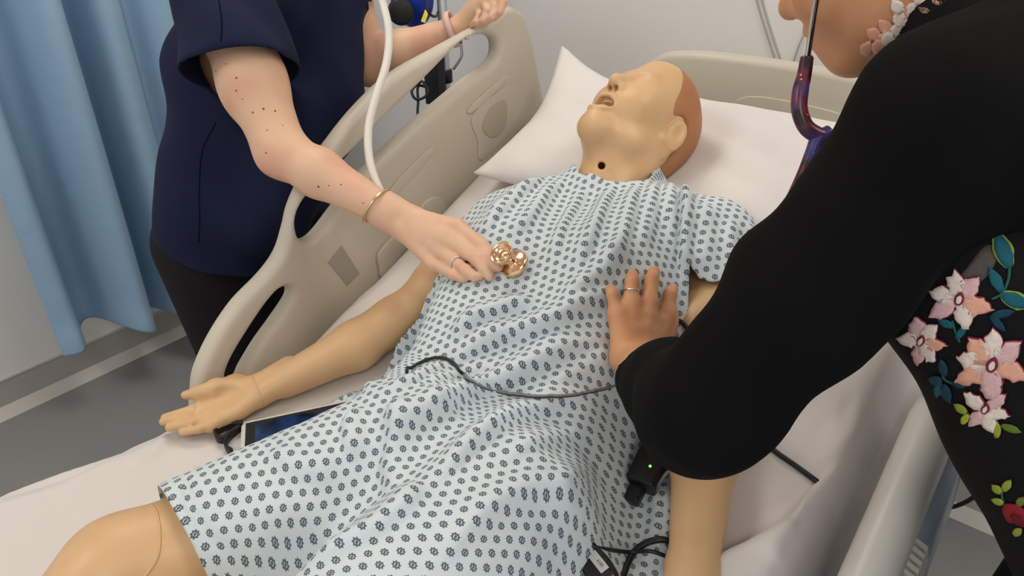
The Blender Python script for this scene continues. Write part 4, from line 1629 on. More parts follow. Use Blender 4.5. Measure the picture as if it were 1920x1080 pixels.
def build_p1():
    hip, chest, shm = np.array([-1.43, 0.79, 0.88]), np.array([-1.40, 0.90, 1.24]), np.array([-1.39, 0.94, 1.38])
    rsh, rel, rwr = np.array([-1.282, 0.773, 1.403]), dep(528, 285, 1.268), dep(768, 421, 1.215)
    lsh, lel, lwr = np.array([-1.36, 1.11, 1.40]), dep(688, 120, 1.66), dep(862, 52, 1.60)
    # arm with the chestpiece
    lo = np.min([rsh, rel, rwr, dep(930, 495, 1.12)], 0) - 0.08
    hi = np.max([rsh, rel, rwr, dep(930, 495, 1.12)], 0) + 0.08
    v = Vol(lo, hi, 0.0023)
    v.cone(rsh + [-0.01, -0.005, 0], rel, 0.066, 0.044, 0.01)
    v.ell(rsh * 0.42 + rel * 0.58 + [-0.008, -0.004, 0], (0.054, 0.058, 0.070), None, 0.03)
    m = rel * 0.70 + rwr * 0.30
    v.cone(rel, m, 0.040, 0.0405, 0.025)
    v.cone(m, rel * 0.15 + rwr * 0.85, 0.0405, 0.027, 0.02)

    def D(u, q, d, off=0.0):
        # never deeper than off in front of the gown under that pixel
        return dep(u, q, min(d, gat(u, q)[1] - off - 0.004)) if off else dep(u, q, d)

    fing = [[D(860, 426, 1.162, 0.034), D(906, 459, 1.122, 0.026), D(921, 478, 1.108, 0.016), D(931, 493, 1.102, 0.011)],
            [D(846, 450, 1.158, 0.034), D(893, 487, 1.114, 0.026), D(909, 506, 1.106, 0.016), D(918, 519, 1.104, 0.010)],
            [D(830, 474, 1.162, 0.034), D(872, 506, 1.120, 0.026), D(890, 519, 1.122, 0.014), D(899, 518, 1.135, 0.010)],
            [D(815, 495, 1.170, 0.034), D(848, 515, 1.135, 0.026), D(868, 522, 1.140, 0.014), D(880, 518, 1.150, 0.010)]]
    rfing = fing
    th = [D(815, 445, 1.20, 0.030), D(865, 462, 1.185, 0.020), D(905, 486, 1.155, 0.014), D(934, 500, 1.125, 0.011)]
    hand(v, rwr, rel * 0.2 + rwr * 0.8, fing, th, rs=0.0082, palm=0.0128, wr=0.0205, k=0.007)
    a1 = v.obj('arm', M_SK1, P1, 1)
    # arm resting on the raised rail
    lo = np.min([lsh, lel, lwr, dep(960, -30, 1.6)], 0) - 0.08
    hi = np.max([lsh, lel, lwr, dep(960, -30, 1.6)], 0) + 0.08
    v = Vol(lo, hi, 0.0032)
    v.cone(lsh, lel, 0.055, 0.045, 0.01)
    m = lel * 0.65 + lwr * 0.35
    v.cone(lel, m, 0.046, 0.044, 0.025)
    v.cone(m, lel * 0.1 + lwr * 0.9, 0.044, 0.028, 0.02)
    fing = [[D(925, -12, 1.52), D(944, 4, 1.50), D(938, 22, 1.50), D(926, 34, 1.515)],
            [D(915, -10, 1.535), D(930, 12, 1.51), D(922, 32, 1.51), D(910, 42, 1.525)],
            [D(905, -4, 1.55), D(915, 18, 1.52), D(906, 38, 1.525), D(897, 46, 1.54)],
            [D(895, 4, 1.565), D(900, 26, 1.54), D(892, 40, 1.54), D(884, 48, 1.555)]]
    hand(v, lwr, lel * 0.2 + lwr * 0.8, fing, [D(895, 18, 1.62), D(918, -4, 1.63), D(940, -14, 1.62), D(960, -16, 1.60)], rs=0.0086, palm=0.0135, wr=0.0215, k=0.008)
    a2 = v.obj('arm', M_SK1, P1, 2)
    # trunk, neck, head and legs
    v = Vol((-1.68, 0.55, 0.04), (-1.1, 1.25, 1.80), 0.009)
    hd = np.array([-1.34, 0.97, 1.52])
    for s in (-1, 1):
        o = np.array([0, s * 0.07, 0])
        v.cone(hip + o, chest + o, 0.105, 0.105, 0.03)
        v.cone(chest + o, shm + o, 0.10, 0.06, 0.03)
        leg = hip + np.array([0.0, s * 0.085, -0.02])
        kn = np.array([-1.44, 0.82 + s * 0.09, 0.47])
        an = np.array([-1.47, 0.82 + s * 0.10, 0.09])
        v.chain([leg, kn, an], [0.085, 0.058, 0.04], 0.02)
        v.cone(an, an + np.array([0.13, 0, -0.03]), 0.035, 0.03, 0.02)
    v.cone(rsh, shm, 0.055, 0.06, 0.03)
    v.cone(lsh, shm, 0.055, 0.06, 0.03)
    f = np.array([0.88, -0.2, -0.43])
    f /= np.linalg.norm(f)
    l = np.cross([0, 0, 1.0], f)
    l /= np.linalg.norm(l)
    HMx = np.stack([l, f, np.cross(f, l)], 1)
    head(v, HMx, hd, 1.0, 0.0, False, shm + np.array([0, 0, 0.02]))
    body = v.obj('body', M_SK1, P1, 1)
    join_into(body, [a1, a2])
    v = Vol(hd - 0.16, hd + 0.3, 0.006)
    Wh = lambda *p: hd + HMx @ np.array(p)
    v.ell(Wh(0, -0.022, 0.142), (0.084, 0.104, 0.096), HMx, 0.01)
    v.ell(Wh(0, -0.10, 0.13), (0.05, 0.05, 0.05), HMx, 0.03)
    v.plane_cut(Wh(0, 0.035, 0.13), HMx @ np.array([0, 0.85, -0.5]), 0.01)
    v.obj('hair', M_HAIRD, P1, 2)
    # navy top
    v = Vol((-1.72, 0.45, 0.70), (-1.05, 1.30, 1.52), 0.0065)
    hem = np.array([-1.42, 0.755, 0.78])
    for s in (-1, 1):
        o = np.array([0.0, s * 0.078, 0])
        v.cone(hem + o + [0.03, 0.02, 0], hip + o + [0.02, 0.02, 0.08], 0.125, 0.122, 0.03)
        v.cone(hip + o + [0.02, 0.02, 0.08], chest + o + [0.01, 0.01, 0], 0.122, 0.122, 0.03)
        v.cone(chest + o, shm + o, 0.125, 0.085, 0.03)
    v.cone(shm, shm + [0.012, 0.01, 0.085], 0.085, 0.07, 0.03)
    v.cone(shm, rsh, 0.09, 0.078, 0.03)
    v.cone(shm, lsh, 0.09, 0.078, 0.03)
    SL_ = []
    for a, b, ln, tw in ((rsh, rel, 0.150, np.array([-0.25, -0.05, 0.0])), (lsh, lel, 0.06, np.zeros(3))):
        t = (b - a) / np.linalg.norm(b - a)
        n = t + tw
        n /= np.linalg.norm(n)
        e = a + t * ln
        SL_.append((e, n))
        w = np.array([-0.030, -0.014, 0])
        v.cone_cap(a, a + t * (ln + 0.07) + w, 0.085, 0.112, 0.022, e, n)
    v.cone(dep(600, 30, 1.56), dep(585, 200, 1.53), 0.095, 0.10, 0.05)
    v.cone(dep(585, 200, 1.53), dep(500, 400, 1.53), 0.10, 0.09, 0.05)
    v.warp(lambda x, y, z: 0.004 * np.sin(x * 38 + z * 9 + 2 * np.sin(y * 21)) * np.sin(z * 13 + y * 17) + 0.003 * np.sin(y * 60 + z * 14))
    top = v.obj('scrub_top', M_NAVY, P1, 3)
    for e, n in SL_:
        open_cap(top, e, n, 0.135)
    cut_open(top, (-1.40, 0.76, 0.875), (-0.30, -0.25, -1.0))
    cut_open(top, shm + np.array([0.012, 0.01, 0.092]), (0.25, 0, 1), None, None)
    top['label'] = 'navy short-sleeved uniform top'
    bvh = BVHTree.FromPolygons([q.co for q in top.data.vertices], [p.vertices for p in top.data.polygons])

    def seam(px, r=0.0014):
        P = []
        for u, q in catmull(np.array(px, float), 6):
            h = bvh.ray_cast(Vector(CC), Vector(ray(u, q)))
            if h[0] is not None:
                P.append(np.array(h[0]))
        if len(P) > 3:
            V, F = tube_geo(P, r, 6)
            mesh_np('seam', V, F, M_NAVYS, top)
    seam([(372, 455), (374, 420), (374, 340), (380, 280), (405, 230)])
    seam([(410, 0), (416, 40), (414, 78)])
    # trousers
    v = Vol((-1.68, 0.55, 0.03), (-1.22, 1.1, 1.0), 0.008)
    for s in (-1, 1):
        leg = hip + np.array([0.0, s * 0.08, 0.0])
        kn = np.array([-1.44, 0.82 + s * 0.09, 0.47])
        an = np.array([-1.47, 0.82 + s * 0.10, 0.10])
        v.chain([leg, kn, an], [0.118, 0.082, 0.072], 0.025)
    tr = v.obj('trousers', M_TROUS, P1, 2)
    for s in (-1, 1):
        an = np.array([-1.47, 0.82 + s * 0.10, 0.0])
        v = Vol(an - [0.1, 0.08, 0.0], an + [0.24, 0.08, 0.14], 0.006)
        v.cone(an + [-0.03, 0, 0.05], an + [0.14, 0, 0.038], 0.042, 0.036, 0.02)
        v.plane_cut(an + [0, 0, 0.004], (0, 0, -1), 0.003)
        v.obj('shoe', M_SHOE, P1, 2)
    # moles on the forearm and upper arm
    bvh = BVHTree.FromPolygons([q.co for q in body.data.vertices], [p.vertices for p in body.data.polygons])
    for u, q, r in [(443, 146, 2.6), (443, 170, 2.2), (474, 211, 2.6), (494, 204, 2.8), (516, 208, 2.6), (405, 133, 2), (374, 147, 2.2), (437, 223, 2), (501, 244, 1.8), (499, 287, 2.2),
                    (597, 350, 3.0), (617, 348, 1.8), (639, 346, 2.2), (681, 381, 2.0), (423, 120, 1.6), (388, 180, 1.6), (455, 186, 1.4), (530, 235, 1.4)]:
        h = bvh.ray_cast(Vector(CC), Vector(ray(u, q)))
        if h[0] is None:
            continue
        V, F = tube_geo([np.array(h[0]) - np.array(h[1]) * 0.001, np.array(h[0]) + np.array(h[1]) * 0.0006], [r * h[3] / FPX * 0.9, r * h[3] / FPX * 0.6], 8)
        mesh_np('mole', V, F, M_MOLE, P1)
    return dict(rwr=rwr, rel=rel, lwr=lwr, lel=lel, fing=rfing)


p1 = build_p1()


def torus_on(name, c, axis, rx, ry, tr, mat, label, cat, xdir=None, seg=48, arc=1.0, start=0.0, flat=None, group=None):
    ax_ = np.asarray(axis, float) / np.linalg.norm(axis)
    x = np.asarray(xdir if xdir is not None else (0, 0, 1.0), float)
    x = x - ax_ * (x @ ax_)
    x /= np.linalg.norm(x)
    y = np.cross(ax_, x)
    an = start + np.linspace(0, 2 * math.pi * arc, seg, endpoint=arc < 1)
    P = [np.asarray(c) + rx * math.cos(a) * x + ry * math.sin(a) * y for a in an]
    if flat:
        # flat band
        V, F = [], []
        n = len(P)
        for i, p in enumerate(P):
            d = (p - np.asarray(c))
            d /= np.linalg.norm(d)
            for w, t in ((-flat, 0), (flat, 0), (flat, tr), (-flat, tr)):
                V.append(p + ax_ * w + d * t)
        rows = n if arc >= 1 else n - 1
        for i in range(rows):
            a, b = i * 4, ((i + 1) % n) * 4
            for j in range(4):
                F.append((a + j, a + (j + 1) % 4, b + (j + 1) % 4, b + j))
        if arc < 1:
            F += [(0, 3, 2, 1), ((n - 1) * 4, (n - 1) * 4 + 1, (n - 1) * 4 + 2, (n - 1) * 4 + 3)]
    else:
        V, F = tube_geo(P, tr, 8, arc >= 1)
    o = mesh_np(name, V, F, mat)
    return tag(o, label, cat, group)


t_ = p1['rwr'] - p1['rel']
br = torus_on('bracelet', p1['rel'] * 0.245 + p1['rwr'] * 0.755, t_ + np.array([0, 0.0, -0.05]), 0.0345, 0.0345, 0.0026, M_YGOLD, 'thin pale gold bracelet on the wrist beside the gold chestpiece', 'bracelet')
for i in range(36):   # faceted links
    a = i / 36 * 2 * math.pi
nx = t_ / np.linalg.norm(t_)
rf = p1['fing'][2]
rg = torus_on('ring', rf[0] * 0.32 + rf[1] * 0.68, rf[1] - rf[0], 0.0114, 0.0114, 0.0012, M_SILV, 'slim silver ring on the hand holding the gold chestpiece', 'ring')
wb = torus_on('wristband', dep(848, 55, 1.60), p1['lwr'] - p1['lel'], 0.036, 0.033, 0.003, M_BAND, 'pale pink watch strap on the wrist leaning on the bed rail', 'wristband', flat=0.0075)
lathe('clasp', [(0.004, -0.004), (0.005, 0.0), (0.004, 0.004)], dep(875, 70, 1.565), (0, 0, 1), M_SILV, wb, 10)

# ------------------------------------------------------------------ gold stethoscope held on the chest
ST1 = empty('stethoscope', tuple(gw(965, 505, 0)), 'stethoscope with rose gold chestpiece and cream tubing', 'stethoscope')
c0 = gw(969, 505, 0.011)
axs = dep(952, 470, 1.02) - c0
axs = axs / np.linalg.norm(axs)
axs = 0.70 * (CC - c0) / np.linalg.norm(CC - c0) + 0.72 * (-CR * 0.77 + upv * 0.64)
axs /= np.linalg.norm(axs)
dia = lathe('diaphragm', [(0.0, -0.001), (0.0225, -0.001), (0.0235, 0.002), (0.0225, 0.0055), (0.017, 0.008), (0.010, 0.0095), (0.0075, 0.013), (0.0085, 0.018), (0.0, 0.018)], c0, axs, M_GOLD, ST1)
bell = lathe('bell', [(0.0, 0.017), (0.009, 0.018), (0.0125, 0.022), (0.0165, 0.028), (0.0185, 0.035), (0.0188, 0.038), (0.0172, 0.0385), (0.0145, 0.034), (0.008, 0.0295), (0.0055, 0.031), (0.0, 0.034)], c0, axs, M_GOLD, ST1)
lathe('stem', [(0.004, 0.0), (0.004, 0.02), (0.005, 0.022), (0.005, 0.03)], c0 + axs * 0.016, dep(928, 498, gat(928, 498)[1] - 0.0125) - (c0 + axs * 0.016), M_GOLD, ST1, 16)
tube('tubing', [dep(660, -190, 1.36), dep(700, -60, 1.34), dep(716, 0, 1.33), dep(729, 60, 1.32), dep(724, 120, 1.31), dep(705, 180, 1.30), dep(691, 240, 1.295), dep(693, 300, 1.29), dep(709, 350, 1.282), dep(735, 394, 1.278),
                dep(780, 436, 1.252), dep(830, 462, gat(830, 462)[1] - 0.020 if gat(830, 462)[1] < 1.23 else 1.205), dep(870, 476, gat(870, 476)[1] - 0.013), dep(905, 492, gat(905, 492)[1] - 0.0125), dep(928, 498, gat(928, 498)[1] - 0.0125)], 0.0074, M_TUBEW, ST1, 14)
tube('headset_tube', [dep(660, -190, 1.36), np.array([-1.25, 0.90, 1.50]), np.array([-1.27, 0.86, 1.60])], 0.004, M_SILV, ST1, 10)
tube('headset_tube', [dep(660, -190, 1.36), np.array([-1.23, 1.0, 1.50]), np.array([-1.27, 1.06, 1.60])], 0.004, M_SILV, ST1, 10)

# ------------------------------------------------------------------ clinician in black leaning over the bed
P2 = empty('person', (0.2, 0.85, 0.0), 'person in a black cardigan and floral dress resting a hand on the manikin', 'person')
PM = np.array([[0, -1, 0], [-0.862, 0, -0.507], [-0.507, 0, 0.862]], float).T
PMy = 0.06
cy_, sy_ = math.cos(PMy), math.sin(PMy)
PM = np.array([[cy_, -sy_, 0], [sy_, cy_, 0], [0, 0, 1]]) @ PM
PC = np.array([-0.154, 0.868, 1.450])


def on_gown(u, v, off):
    """point off metres in front of the gown along the view ray of a pixel"""
    p, d = gat(u, v)
    return dep(u, v, d - off)


def build_p2():
    lsh, lel = dep(1790, 240, 0.60), dep(1322, 772, 0.73)
    G = on_gown
    wrist = G(1187, 672, 0.052)
    v = Vol(np.min([wrist, lel, G(1200, 500, 0)], 0) - 0.09, np.max([wrist, lel, G(1200, 500, 0)], 0) + 0.09, 0.0024)
    fing = [[G(1250, 586, 0.036), G(1257, 552, 0.034), G(1261, 542, 0.018), G(1262, 540, 0.008)],
            [G(1216, 568, 0.040), G(1222, 522, 0.036), G(1226, 510, 0.020), G(1228, 508, 0.008)],
            [G(1183, 570, 0.038), G(1185, 528, 0.036), G(1186, 516, 0.020), G(1187, 514, 0.008)],
            [G(1158, 590, 0.032), G(1148, 552, 0.030), G(1145, 543, 0.018), G(1144, 540, 0.008)]]
    th = [G(1226, 642, 0.034), G(1246, 618, 0.020), G(1255, 600, 0.014), G(1260, 586, 0.011)]
    hand(v, wrist, wrist * 0.75 + lel * 0.25, fing, th, rs=0.0088, palm=0.0132, wr=0.0215, k=0.008)
    v.cone(wrist * 0.75 + lel * 0.25, lel, 0.028, 0.04, 0.02)
    a1 = v.obj('arm', M_SK2, P2, 1)
    # head and neck
    nb = np.array([-0.045, 0.845, 1.405])
    v = Vol(PC - [0.22, 0.16, 0.14], PC + [0.2, 0.16, 0.28], 0.0026)
    head(v, PM, PC, 1.02, 0.0, True, nb)
    hd = v.obj('head', M_SK2, P2, 2)
    # trunk, legs and far arm
    v = Vol((-0.45, 0.55, 0.04), (0.45, 1.10, 1.50), 0.009)
    chest, hip = np.array([-0.02, 0.83, 1.285]), np.array([0.225, 0.83, 1.01])
    rsh = np.array([-0.06, 1.0, 1.40])
    for s in (-1, 1):
        o = np.array([0, s * 0.07, 0])
        v.cone(hip + o, chest + o, 0.10, 0.10, 0.03)
        v.cone(chest + o, nb + o * 0.8, 0.09, 0.05, 0.03)
        v.chain([hip + o * 1.2, np.array([0.20, 0.83 + s * 0.09, 0.5]), np.array([0.22, 0.83 + s * 0.09, 0.09])], [0.085, 0.055, 0.04], 0.02)
        v.cone((0.22, 0.83 + s * 0.09, 0.08), (0.1, 0.83 + s * 0.09, 0.055), 0.035, 0.03, 0.02)
    v.cone(nb, lsh, 0.055, 0.05, 0.03)
    v.cone(nb, rsh, 0.055, 0.05, 0.03)
    v.chain([lsh, lel], [0.05, 0.042], 0.02)
    rel, rwr = np.array([0.04, 1.08, 1.17]), np.array([0.03, 1.07, 1.0])
    v.chain([rsh, rel, rwr, rwr + np.array([-0.09, -0.02, 0.0])], [0.05, 0.042, 0.028, 0.025], 0.02)
    body = v.obj('body', M_SK2, P2, 1)
    join_into(body, [a1, hd])
    # brown hair
    v = Vol(PC - 0.2, PC + 0.32, 0.006)
    Wh = lambda *p: PC + PM @ np.array(p)
    v.ell(Wh(0, -0.022, 0.142), (0.084, 0.104, 0.098), PM, 0.01)
    v.ell(Wh(0, -0.11, 0.14), (0.045, 0.045, 0.045), PM, 0.02)
    v.plane_cut(Wh(0, 0.03, 0.13), PM @ np.array([0, 0.85, -0.5]), 0.01)
    v.obj('hair', M_HAIRD, P2, 2)
    # dress
    v = Vol((-0.3, 0.5, 0.42), (0.62, 1.2, 1.5), 0.0065)
    belly = np.array([0.095, 0.84, 1.15])
    for s in (-1, 1):
        o = np.array([0, s * 0.075, 0])
        v.cone(nb + o * 0.5 + [0.01, 0, -0.02], chest + o, 0.05, 0.112, 0.03)
        v.cone(chest + o, belly + o, 0.112, 0.118, 0.03)
        v.cone(belly + o, hip + o * 1.1 + [0.03, 0, -0.04], 0.118, 0.135, 0.03)
        v.cone(hip + o * 1.1 + [0.03, 0, -0.04], np.array([0.26, 0.84 + s * 0.11, 0.45]), 0.135, 0.17, 0.03)
    v.cone(nb + [-0.02, -0.02, 0.03], nb + [0.03, 0, 0.0], 0.066, 0.068, 0.02)
    v.warp(lambda x, y, z: 0.006 * np.clip(1.1 - z, 0, 1) * np.sin(np.arctan2(y - 0.84, x - 0.22) * 9 + z * 3))
    dress = v.obj('dress', M_DRESS, P2, 3)
    cut_open(dress, (0, 0, 0.5), (0, 0, -1))
    dress['label'] = 'black dress embroidered with pink flowers and teal leaves'
    # cardigan: loose sleeves, shoulders and back
    v = Vol((-0.46, 0.40, 0.95), (0.42, 1.22, 1.60), 0.0065)
    for s in (-1, 1):
        o = np.array([0, s * 0.08, 0])
        v.cone(nb + o * 0.7 + [0.05, 0, 0.0], chest + o + [0.085, 0, 0.06], 0.072, 0.095, 0.03)
        v.cone(chest + o + [0.085, 0, 0.06], hip + o + [0.10, 0.02, 0.10], 0.095, 0.085, 0.03)
    v.cone(nb + [0.05, -0.05, 0.055], lsh, 0.092, 0.080, 0.04)
    v.cone(nb + [0.03, 0.03, 0.0], rsh, 0.075, 0.072, 0.04)
    mid = lsh * 0.45 + lel * 0.55
    v.cone(lsh, mid, 0.078, 0.070, 0.03)
    v.cone(mid, lel, 0.070, 0.062, 0.03)
    cuff = wrist * 0.57 + lel * 0.43
    v.cone(lel, wrist * 0.35 + lel * 0.65, 0.062, 0.054, 0.03)
    cn = (wrist - lel) / np.linalg.norm(wrist - lel) + np.array([0.35, 0.0, 0.1])
    cn /= np.linalg.norm(cn)
    v.cone_cap(wrist * 0.35 + lel * 0.65, wrist * 1.15 - lel * 0.15, 0.054, 0.040, 0.02, cuff, cn)
    v.chain([rsh, rel, rwr], [0.07, 0.058, 0.045], 0.03)
    # open front, so the dress shows
    v.plane_cut((-0.012, 0.83, 1.30), None or (-0.88, 0, -0.48), 0.01) if False else None
    v.warp(lambda x, y, z: 0.0035 * np.sin(x * 45 + z * 30 + 2 * np.sin(y * 31)) * np.sin(z * 27 - y * 23))
    car = v.obj('cardigan', M_BLACK, P2, 3)
    open_cap(car, cuff, cn, 0.06)
    tr_ = (rwr - rel) / np.linalg.norm(rwr - rel)
    cut_open(car, rwr, tr_, rwr + tr_ * 0.05, 0.09)
    na = PC + PM @ (np.array([0, -0.028, 0.075]) * 1.02)
    cc_ = nb * 0.50 + na * 0.50 + np.array([-0.008, 0, -0.004])
    col_ = lathe('collar', [(0.060, 0.034), (0.0655, 0.036), (0.070, 0.02), (0.078, -0.03), (0.082, -0.05), (0.07, -0.05)], cc_, na - nb, M_DRESS, dress, 40)
    car['label'] = 'plain black knitted cardigan'
    return dict(wrist=wrist, lel=lel, lsh=lsh, fing=fing, dress=dress, car=car, collar=col_)


p2 = build_p2()
f3 = p2['fing'][2]
tag(torus_on('ring', f3[0] * 0.42 + f3[1] * 0.58, f3[1] - f3[0], 0.0107, 0.0107, 0.0013, M_SILV, 'polished silver ring on the hand spread over the gown', 'ring'))


def atz(u, v, z):
    r = ray(u, v)
    return CC + r * ((z - CAMZ) / r[2])


# ------------------------------------------------------------------ embroidery on the dress
def embroider():
    def bvh_of(o):
        return BVHTree.FromPolygons([q.co for q in o.data.vertices], [p.vertices for p in o.data.polygons])
    B = bvh_of(p2['dress'])
    vs, fs = [], []
    for ob in [p2['dress'], p2['car'], p2['collar']] + [c for c in P2.children if c.name.startswith('body')]:
        n0 = len(vs)
        vs += [q.co.copy() for q in ob.data.vertices]
        fs += [[n0 + i for i in p.vertices] for p in ob.data.polygons]
    BALL = BVHTree.FromPolygons(vs, fs)
    mats = {}

    def mt(c):
        if c not in mats:
            mats[c] = plain('thread_%d_%d_%d' % c, srgb(*c), 0.65, 0.3, var=0.18, scale=260, bump=0.3, bscale=500, bdist=0.001)
        return mats[c]

    def patch(bag, px, col, off, B=B):
        """outline in pixels, filled, laid on the dress surface with a small thickness"""
        P = catmull(np.array(px, float), 4, True)
        c = P.mean(0)
        rings = [0.0, 0.5, 1.0]
        pts = [c] + [c + (p - c) * q for q in rings[1:] for p in P]
        W = []
        for u, v in pts:
            h = B.ray_cast(Vector(CC), Vector(ray(u, v)))
            if h[0] is None:
                W.append(None)
            else:
                W.append(np.array(h[0]) + np.array(h[1]) * off)
        n = len(P)
        F = [(0, 1 + j, 1 + (j + 1) % n) for j in range(n)]
        F += [(1 + j, 1 + n + j, 1 + n + (j + 1) % n, 1 + (j + 1) % n) for j in range(n)]
        base = len(bag['v'])
        bag['v'] += [w if w is not None else np.array([0, 0, -1e3]) for w in W]
        if mt(col) not in bag['m']:
            bag['m'].append(mt(col))
        mi = bag['m'].index(mt(col))
        for f in F:
            if all(W[i] is not None for i in f):
                w = [W[i] for i in f]
                if max(np.linalg.norm(a - b) for a in w for b in w) < 0.05:
                    bag['f'].append([base + i for i in f])
                    bag['i'].append(mi)

    def done(name, bag, label=None):
        if not bag['f']:
            return
        used = sorted({i for f in bag['f'] for i in f})
        mp = {u: k for k, u in enumerate(used)}
        o = mesh_np(name, [bag['v'][i] for i in used], [[mp[i] for i in f] for f in bag['f']], bag['m'], p2['dress'])
        o.data.polygons.foreach_set('material_index', bag['i'])
        m = o.modifiers.new('solid', 'SOLIDIFY')
        m.thickness = 0.0012
        m.offset = 1
        if label:
            o['label'] = label

    def new():
        return dict(v=[], f=[], i=[], m=[])

    def petal(c, a, r, w, wav=0.12, n=9, seed=0):
        out = []
        d = np.array([math.cos(a), math.sin(a)])
        q = np.array([-d[1], d[0]])
        rg = np.random.default_rng(seed)
        for t in np.linspace(0, 1, n):
            s = math.sin(math.pi * min(t * 0.9 + 0.08, 1)) ** 0.7
            out.append(np.array(c) + d * r * t + q * w * s)
        tip = np.array(c) + d * r * (1.08)
        back = []
        for t in np.linspace(1, 0, n):
            s = math.sin(math.pi * min(t * 0.9 + 0.08, 1)) ** 0.7
            back.append(np.array(c) + d * r * t - q * w * s)
        pts = out + [tip] + back
        return [p + rg.normal(0, r * wav * 0.25, 2) for p in pts]

    PINK, PALE, PEACH, MAR = (226, 184, 186), (238, 222, 210), (236, 176, 150), (128, 40, 62)

    def flower(cx, cy, R, petals, seed, label):
        bag = new()
        for i, (ang, rr, ww, col) in enumerate(petals):
            patch(bag, petal((cx, cy), math.radians(ang), R * rr * 1.04, R * ww * 1.12, 0.10, 9, seed + i), MAR, 0.0010)
            patch(bag, petal((cx + math.cos(math.radians(ang)) * R * 0.10, cy + math.sin(math.radians(ang)) * R * 0.10), math.radians(ang), R * rr * 0.90, R * ww * 0.98, 0.14, 9, seed + i), col, 0.0020)
        patch(bag, petal((cx, cy + R * 0.12), math.radians(-70), R * 0.42, R * 0.16, 0.05, 9, seed + 50), MAR, 0.0030)
        patch(bag, petal((cx + R * 0.02, cy + R * 0.06), math.radians(-70), R * 0.26, R * 0.085, 0.05, 9, seed + 51), PALE, 0.0040)
        done('embroidered_flower', bag, label)

    flower(1797, 562, 56, [(-95, 0.95, 0.30, PALE), (-48, 0.98, 0.30, PINK), (15, 1.15, 0.30, PEACH), (68, 0.95, 0.26, PALE), (150, 1.0, 0.30, PINK), (200, 0.95, 0.28, PALE)], 1, 'pink and cream embroidered flower')
    flower(1728, 638, 46, [(-100, 0.95, 0.34, PINK), (-45, 0.9, 0.32, PALE), (10, 1.0, 0.26, PEACH), (55, 0.95, 0.28, PALE), (95, 0.9, 0.26, PINK), (190, 0.85, 0.3, PALE)], 11, 'small pink embroidered flower')
    flower(1857, 684, 66, [(-125, 0.95, 0.30, PEACH), (-85, 1.0, 0.28, PALE), (-38, 1.05, 0.30, PINK), (15, 1.15, 0.26, PEACH), (85, 0.95, 0.34, PINK), (155, 0.95, 0.30, PEACH), (195, 0.9, 0.26, PALE)], 21, 'large peach and pink embroidered flower')
    flower(1848, 766, 46, [(-140, 1.0, 0.26, PALE), (-35, 1.0, 0.26, PINK), (15, 1.0, 0.26, PALE), (70, 0.95, 0.30, PALE), (130, 0.85, 0.28, PINK)], 31, 'cream embroidered flower')
    bag = new()
    for (cx, cy), col in [((1752, 8), PALE), ((1722, 8), PALE), ((1700, 34), PINK), ((1690, 22), PALE), ((1669, 58), PALE), ((1650, 70), PEACH), ((1620, 100), PALE)]:
        for k in range(1 if cx < 1640 else 3):
            patch(bag, petal((cx, cy), k * 2.1 + cx, 27, 12, 0.1, 9, cx + k), col if k else PEACH, 0.0012 + 0.0008 * k, BALL)
        done('collar_flower', bag)
        bag = new()
    TEAL, LIME, DTEAL = (18, 92, 108), (150, 164, 60), (12, 62, 80)

    def leaf(x0, y0, x1, y1, w, col, edge=None):
        bag = new()
        a = math.atan2(y1 - y0, x1 - x0)
        r = math.hypot(x1 - x0, y1 - y0)
        if edge:
            patch(bag, petal((x0, y0), a, r * 1.05, w * 1.25, 0.03, 9, int(x0)), edge, 0.0008)
        patch(bag, petal((x0, y0), a, r, w, 0.03, 9, int(y0)), col, 0.0016)
        done('embroidered_leaf', bag)

    for q in [(1893, 500, 1868, 440, 15, TEAL, LIME), (1878, 545, 1856, 502, 11, TEAL, None), (1878, 552, 1930, 572, 13, TEAL, LIME), (1860, 590, 1900, 582, 8, DTEAL, None), (1858, 590, 1884, 618, 7, DTEAL, None),
              (1788, 610, 1762, 598, 7, TEAL, None), (1795, 632, 1812, 610, 7, TEAL, None), (1775, 702, 1766, 672, 8, DTEAL, None), (1768, 715, 1745, 706, 9, DTEAL, None), (1770, 718, 1784, 752, 9, DTEAL, None),
              (1765, 715, 1760, 742, 8, TEAL, None), (1790, 715, 1812, 722, 6, DTEAL, None), (1815, 772, 1793, 756, 7, LIME, None), (1808, 792, 1818, 774, 7, (176, 190, 70), None), (1872, 818, 1872, 790, 7, LIME, None),
              (1880, 795, 1915, 808, 7, (96, 120, 40), None), (1884, 918, 1897, 898, 8, LIME, None), (1880, 922, 1864, 908, 7, LIME, None), (1884, 942, 1863, 934, 6, LIME, None), (1904, 1000, 1918, 990, 8, LIME, None), (1912, 946, 1920, 930, 8, (110, 120, 50), None)]:
        leaf(*q)
    bag = new()
    patch(bag, petal((1885, 948), 0.6, 50, 17, 0.05, 9, 3), (150, 28, 40), 0.0012)
    patch(bag, petal((1900, 962), 0.7, 34, 8, 0.05, 9, 4), (104, 14, 28), 0.002)
    done('embroidered_bud', bag, 'red embroidered bud')
    for pl in [[(1893, 500), (1890, 525), (1878, 550), (1860, 560)], [(1786, 600), (1792, 620), (1800, 640)], [(1768, 690), (1772, 710), (1800, 722)], [(1860, 728), (1861, 745)], [(1884, 945), (1880, 925), (1884, 915)]]:
        P = []
        for u, v in catmull(np.array(pl, float), 6):
            h = B.ray_cast(Vector(CC), Vector(ray(u, v)))
            if h[0] is not None:
                P.append(np.array(h[0]) + np.array(h[1]) * 0.001)
        if len(P) > 2:
            V, F = tube_geo(P, 0.0011, 6)
            mesh_np('embroidered_stem', V, F, mt((40, 96, 80)), p2['dress'])
    bag = new()
